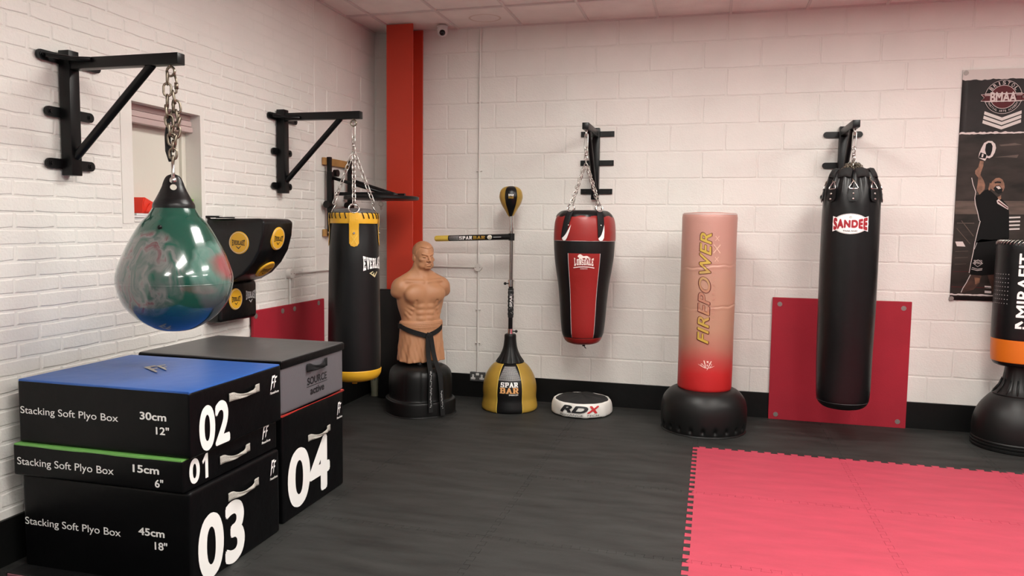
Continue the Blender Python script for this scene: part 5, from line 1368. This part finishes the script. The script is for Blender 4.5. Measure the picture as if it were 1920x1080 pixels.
    H = smax(H, -np.minimum(cap((0, -.107, 1.2515), (.027, -.092, 1.242), .0034), cap((0, -.107, 1.2515), (-.027, -.092, 1.242), .0034)), .003)
    H = smin(H, cap((-.012, -.099, 1.2405), (.012, -.099, 1.2405), .0058), .004)
    H = smax(H, -cap((-.017, -.103, 1.2325), (.017, -.103, 1.2325), .0035), .006)
    H = both(lambda s_: ell((s_*.077, .016, 1.306), (.012, .020, .030)), .005, H)             # ears
    H = cut(lambda s_: ell((s_*.088, .012, 1.310), (.006, .010, .018)), .004, H)
    hair = ell((0, .009, 1.352), (.0822, .1035, .0925))
    line = 1.380+.26*np.abs(X)-2.0*np.maximum(0, Y+.052)                                      # front hair line
    line = np.maximum(line, 1.285+.35*np.maximum(0, -Y+.01))
    hair = smax(hair, line-Z, .002)
    H = np.minimum(H, hair)
    D = smin(D, H, .018)
    X, Y = X0, Y0
    # moulded shorts
    th = np.arctan2(X, -Y)
    g = np.clip((.735-Z)/.30, 0, 1)
    fold = .0055*g*np.sin(9*th+7*Z)+.0045*g*np.sin(17*th-15*Z+1)+.0035*g*np.sin(6*th+60*Z)*np.sin(23*th)
    band = .006*np.exp(-((Z-.742)/.030)**4)+.0022*np.cos(Z*2*PI/.013)*np.exp(-((Z-.745)/.024)**4)
    rx = .176+.020*g+fold+band; ry = .116+.026*g+fold+band
    e_ = (np.sqrt((X/rx)**2+((Y-.008)/ry)**2)-1)*np.minimum(rx, ry)
    leg = .030*np.clip((.56-Z)/.14, 0, 1)
    e_ = smax(e_, -(np.sqrt(X**2+(np.maximum(0, Y+.165))**2)*0+np.abs(X)-.006*0-leg*.35), .02) if False else e_
    Sh = smax(smax(e_, .436+.006*np.sin(3*th+1)+.004*np.sin(7*th)-Z, .008), Z-.775, .006)
    D = smin(smax(D, .74-Z, .02), Sh, .008)
    return D
BX, BY = .724, -.655
brot = face_cam(BX, BY, .42)
t = thing('torso_dummy', 'tan armless male torso punching dummy with black belt on a black base', 'punching dummy', (BX, BY, 0), brot)
fine = lambda *seg: np.concatenate([np.arange(a, b_, h) for a, b_, h in seg]).astype(np.float32)
P, Fc = surface_nets(torso_sdf, (fine((-.31, -.11, .0055), (-.11, .11, .0030), (.11, .31, .0055)), fine((-.19, -.165, .005), (-.165, -.03, .0032), (-.03, .18, .0055)), fine((.415, 1.18, .0052), (1.18, 1.46, .0029))))
me = bpy.data.meshes.new('torso'); me.from_pydata(P.tolist(), [], Fc.tolist()); me.materials.append(M['skin'])
me.polygons.foreach_set('use_smooth', [True]*len(me.polygons)); me.update()
to = bpy.data.objects.new('torso', me); COL.objects.link(to); to.parent = t; to.location = (.008, 0, 0); to.scale = (1.06, 1, 1)
sm = to.modifiers.new('soften', 'SMOOTH'); sm.factor = .5; sm.iterations = 2
# base
def sq(a, z, r):
    n_ = 3.6; k_ = (abs(math.cos(a))**n_+abs(math.sin(a))**n_)**(-1/n_); m_ = 1+(k_-1)*.40
    if .13 < z < .37 and r > .2:
        d = (a+PI) % (2*PI)-PI
        m_ += .030*(1/(1+math.exp(-(.40-abs(d))*80)))
        m_ -= .014*math.exp(-((abs(d)-.90)/.03)**2)
    return m_
b = B(); add_lathe(b, smooth_prof([(0, 0), (.268, 0), (.283, .01), (.286, .05), (.285, .105), (.279, .122), (.262, .128), (.256, .150), (.257, .24), (.254, .31), (.243, .355), (.212, .388), (.16, .402), (.06, .406), (0, .406)], 5), 180, rmod=sq); obj('base', b, M['black_plastic'], t, True)
b = B(); cyl(b, (0, 0, .40), (0, 0, .47), .06, 24); bmesh.ops.create_uvsphere(b, u_segments=14, v_segments=8, radius=.022, matrix=Matrix.Translation((-.05, -.10, .418))); obj('support_pole', b, M['black_plastic'], t, True)
# belt with two hanging tails
def ribbon(bm, path, width, side, th=.0):
    """strip along path; side(i) gives the width direction"""
    g = []
    for i, p in enumerate(path):
        s_ = Vector(side(i)).normalized()*width/2; g.append((bm.verts.new(Vector(p)+s_), bm.verts.new(Vector(p)-s_)))
    for A, Bq in zip(g, g[1:]): bm.faces.new((A[0], A[1], Bq[1], Bq[0]))
bm = B(); n = 60; ringp = []
for k in range(n+1):
    a = 2*PI*k/n; fa = abs((a+PI) % (2*PI)-PI); dip = -.078*max(0, 1-fa/1.35)+.036-.014*max(0, -math.cos(a))
    ringp.append((.192*math.sin(a), .008-.140*math.cos(a), .700+dip))
ribbon(bm, ringp, .042, lambda i: (0, 0, 1))
belt = obj('belt', bm, M['belt'], t); sm = belt.modifiers.new('thick', 'SOLIDIFY'); sm.thickness = .004; sm.offset = 0
bm = B(); add_box(bm, (.010, -.143, .662), (.046, .022, .046), .008, 2, rot=Matrix.Rotation(.4, 4, 'Y')); obj('knot', bm, M['belt'], belt, True, angle=40)
for tx, path in (('left', [(.000, -.150, .658), (-.003, -.158, .60), (-.008, -.172, .52), (-.014, -.200, .455), (-.026, -.245, .410), (-.036, -.283, .355), (-.041, -.298, .28), (-.043, -.300, .20), (-.045, -.303, .13), (-.047, -.312, .055)]),
                 ('right', [(.026, -.150, .658), (.034, -.156, .60), (.042, -.168, .52), (.046, -.198, .455), (.045, -.243, .410), (.046, -.281, .355), (.049, -.297, .28), (.053, -.300, .20), (.057, -.304, .12), (.060, -.314, .022)])):
    P_ = [Vector(p) for p in path]; fine = []
    for i in range(len(P_)-1):
        p0, p1, p2, p3 = P_[max(i-1, 0)], P_[i], P_[i+1], P_[min(i+2, len(P_)-1)]
        for j in range(4):
            q = j/4; fine.append(.5*((2*p1)+(-p0+p2)*q+(2*p0-5*p1+4*p2-p3)*q*q+(-p0+3*p1-3*p2+p3)*q**3))
    fine.append(P_[-1])
    bm = B(); ribbon(bm, fine, .042, lambda i: (1, .15, .0)); o = obj('belt_tail', bm, M['belt'], belt); sm = o.modifiers.new('thick', 'SOLIDIFY'); sm.thickness = .003; sm.offset = 0
    bm = B(); rr2 = random.Random(5 if tx == 'left' else 6); L0, L1 = (18, 34) if tx == 'left' else (27, 34)
    for i in range(L0, L1):
        for q in range(2):
            p = fine[i].lerp(fine[min(i+1, len(fine)-1)], q*.5); x = rr2.uniform(-.004, .004)
            d = Vector((0, -.0045, 0)); s_ = .0025+rr2.uniform(0, .0045)
            bm.faces.new([bm.verts.new(p+d+Vector((x+ax_*s_, 0, az_*.0032))) for ax_, az_ in ((-1, -1), (1, -.6), (.8, 1), (-.9, .7))])
    obj('embroidery', bm, M['greyprint'], o)
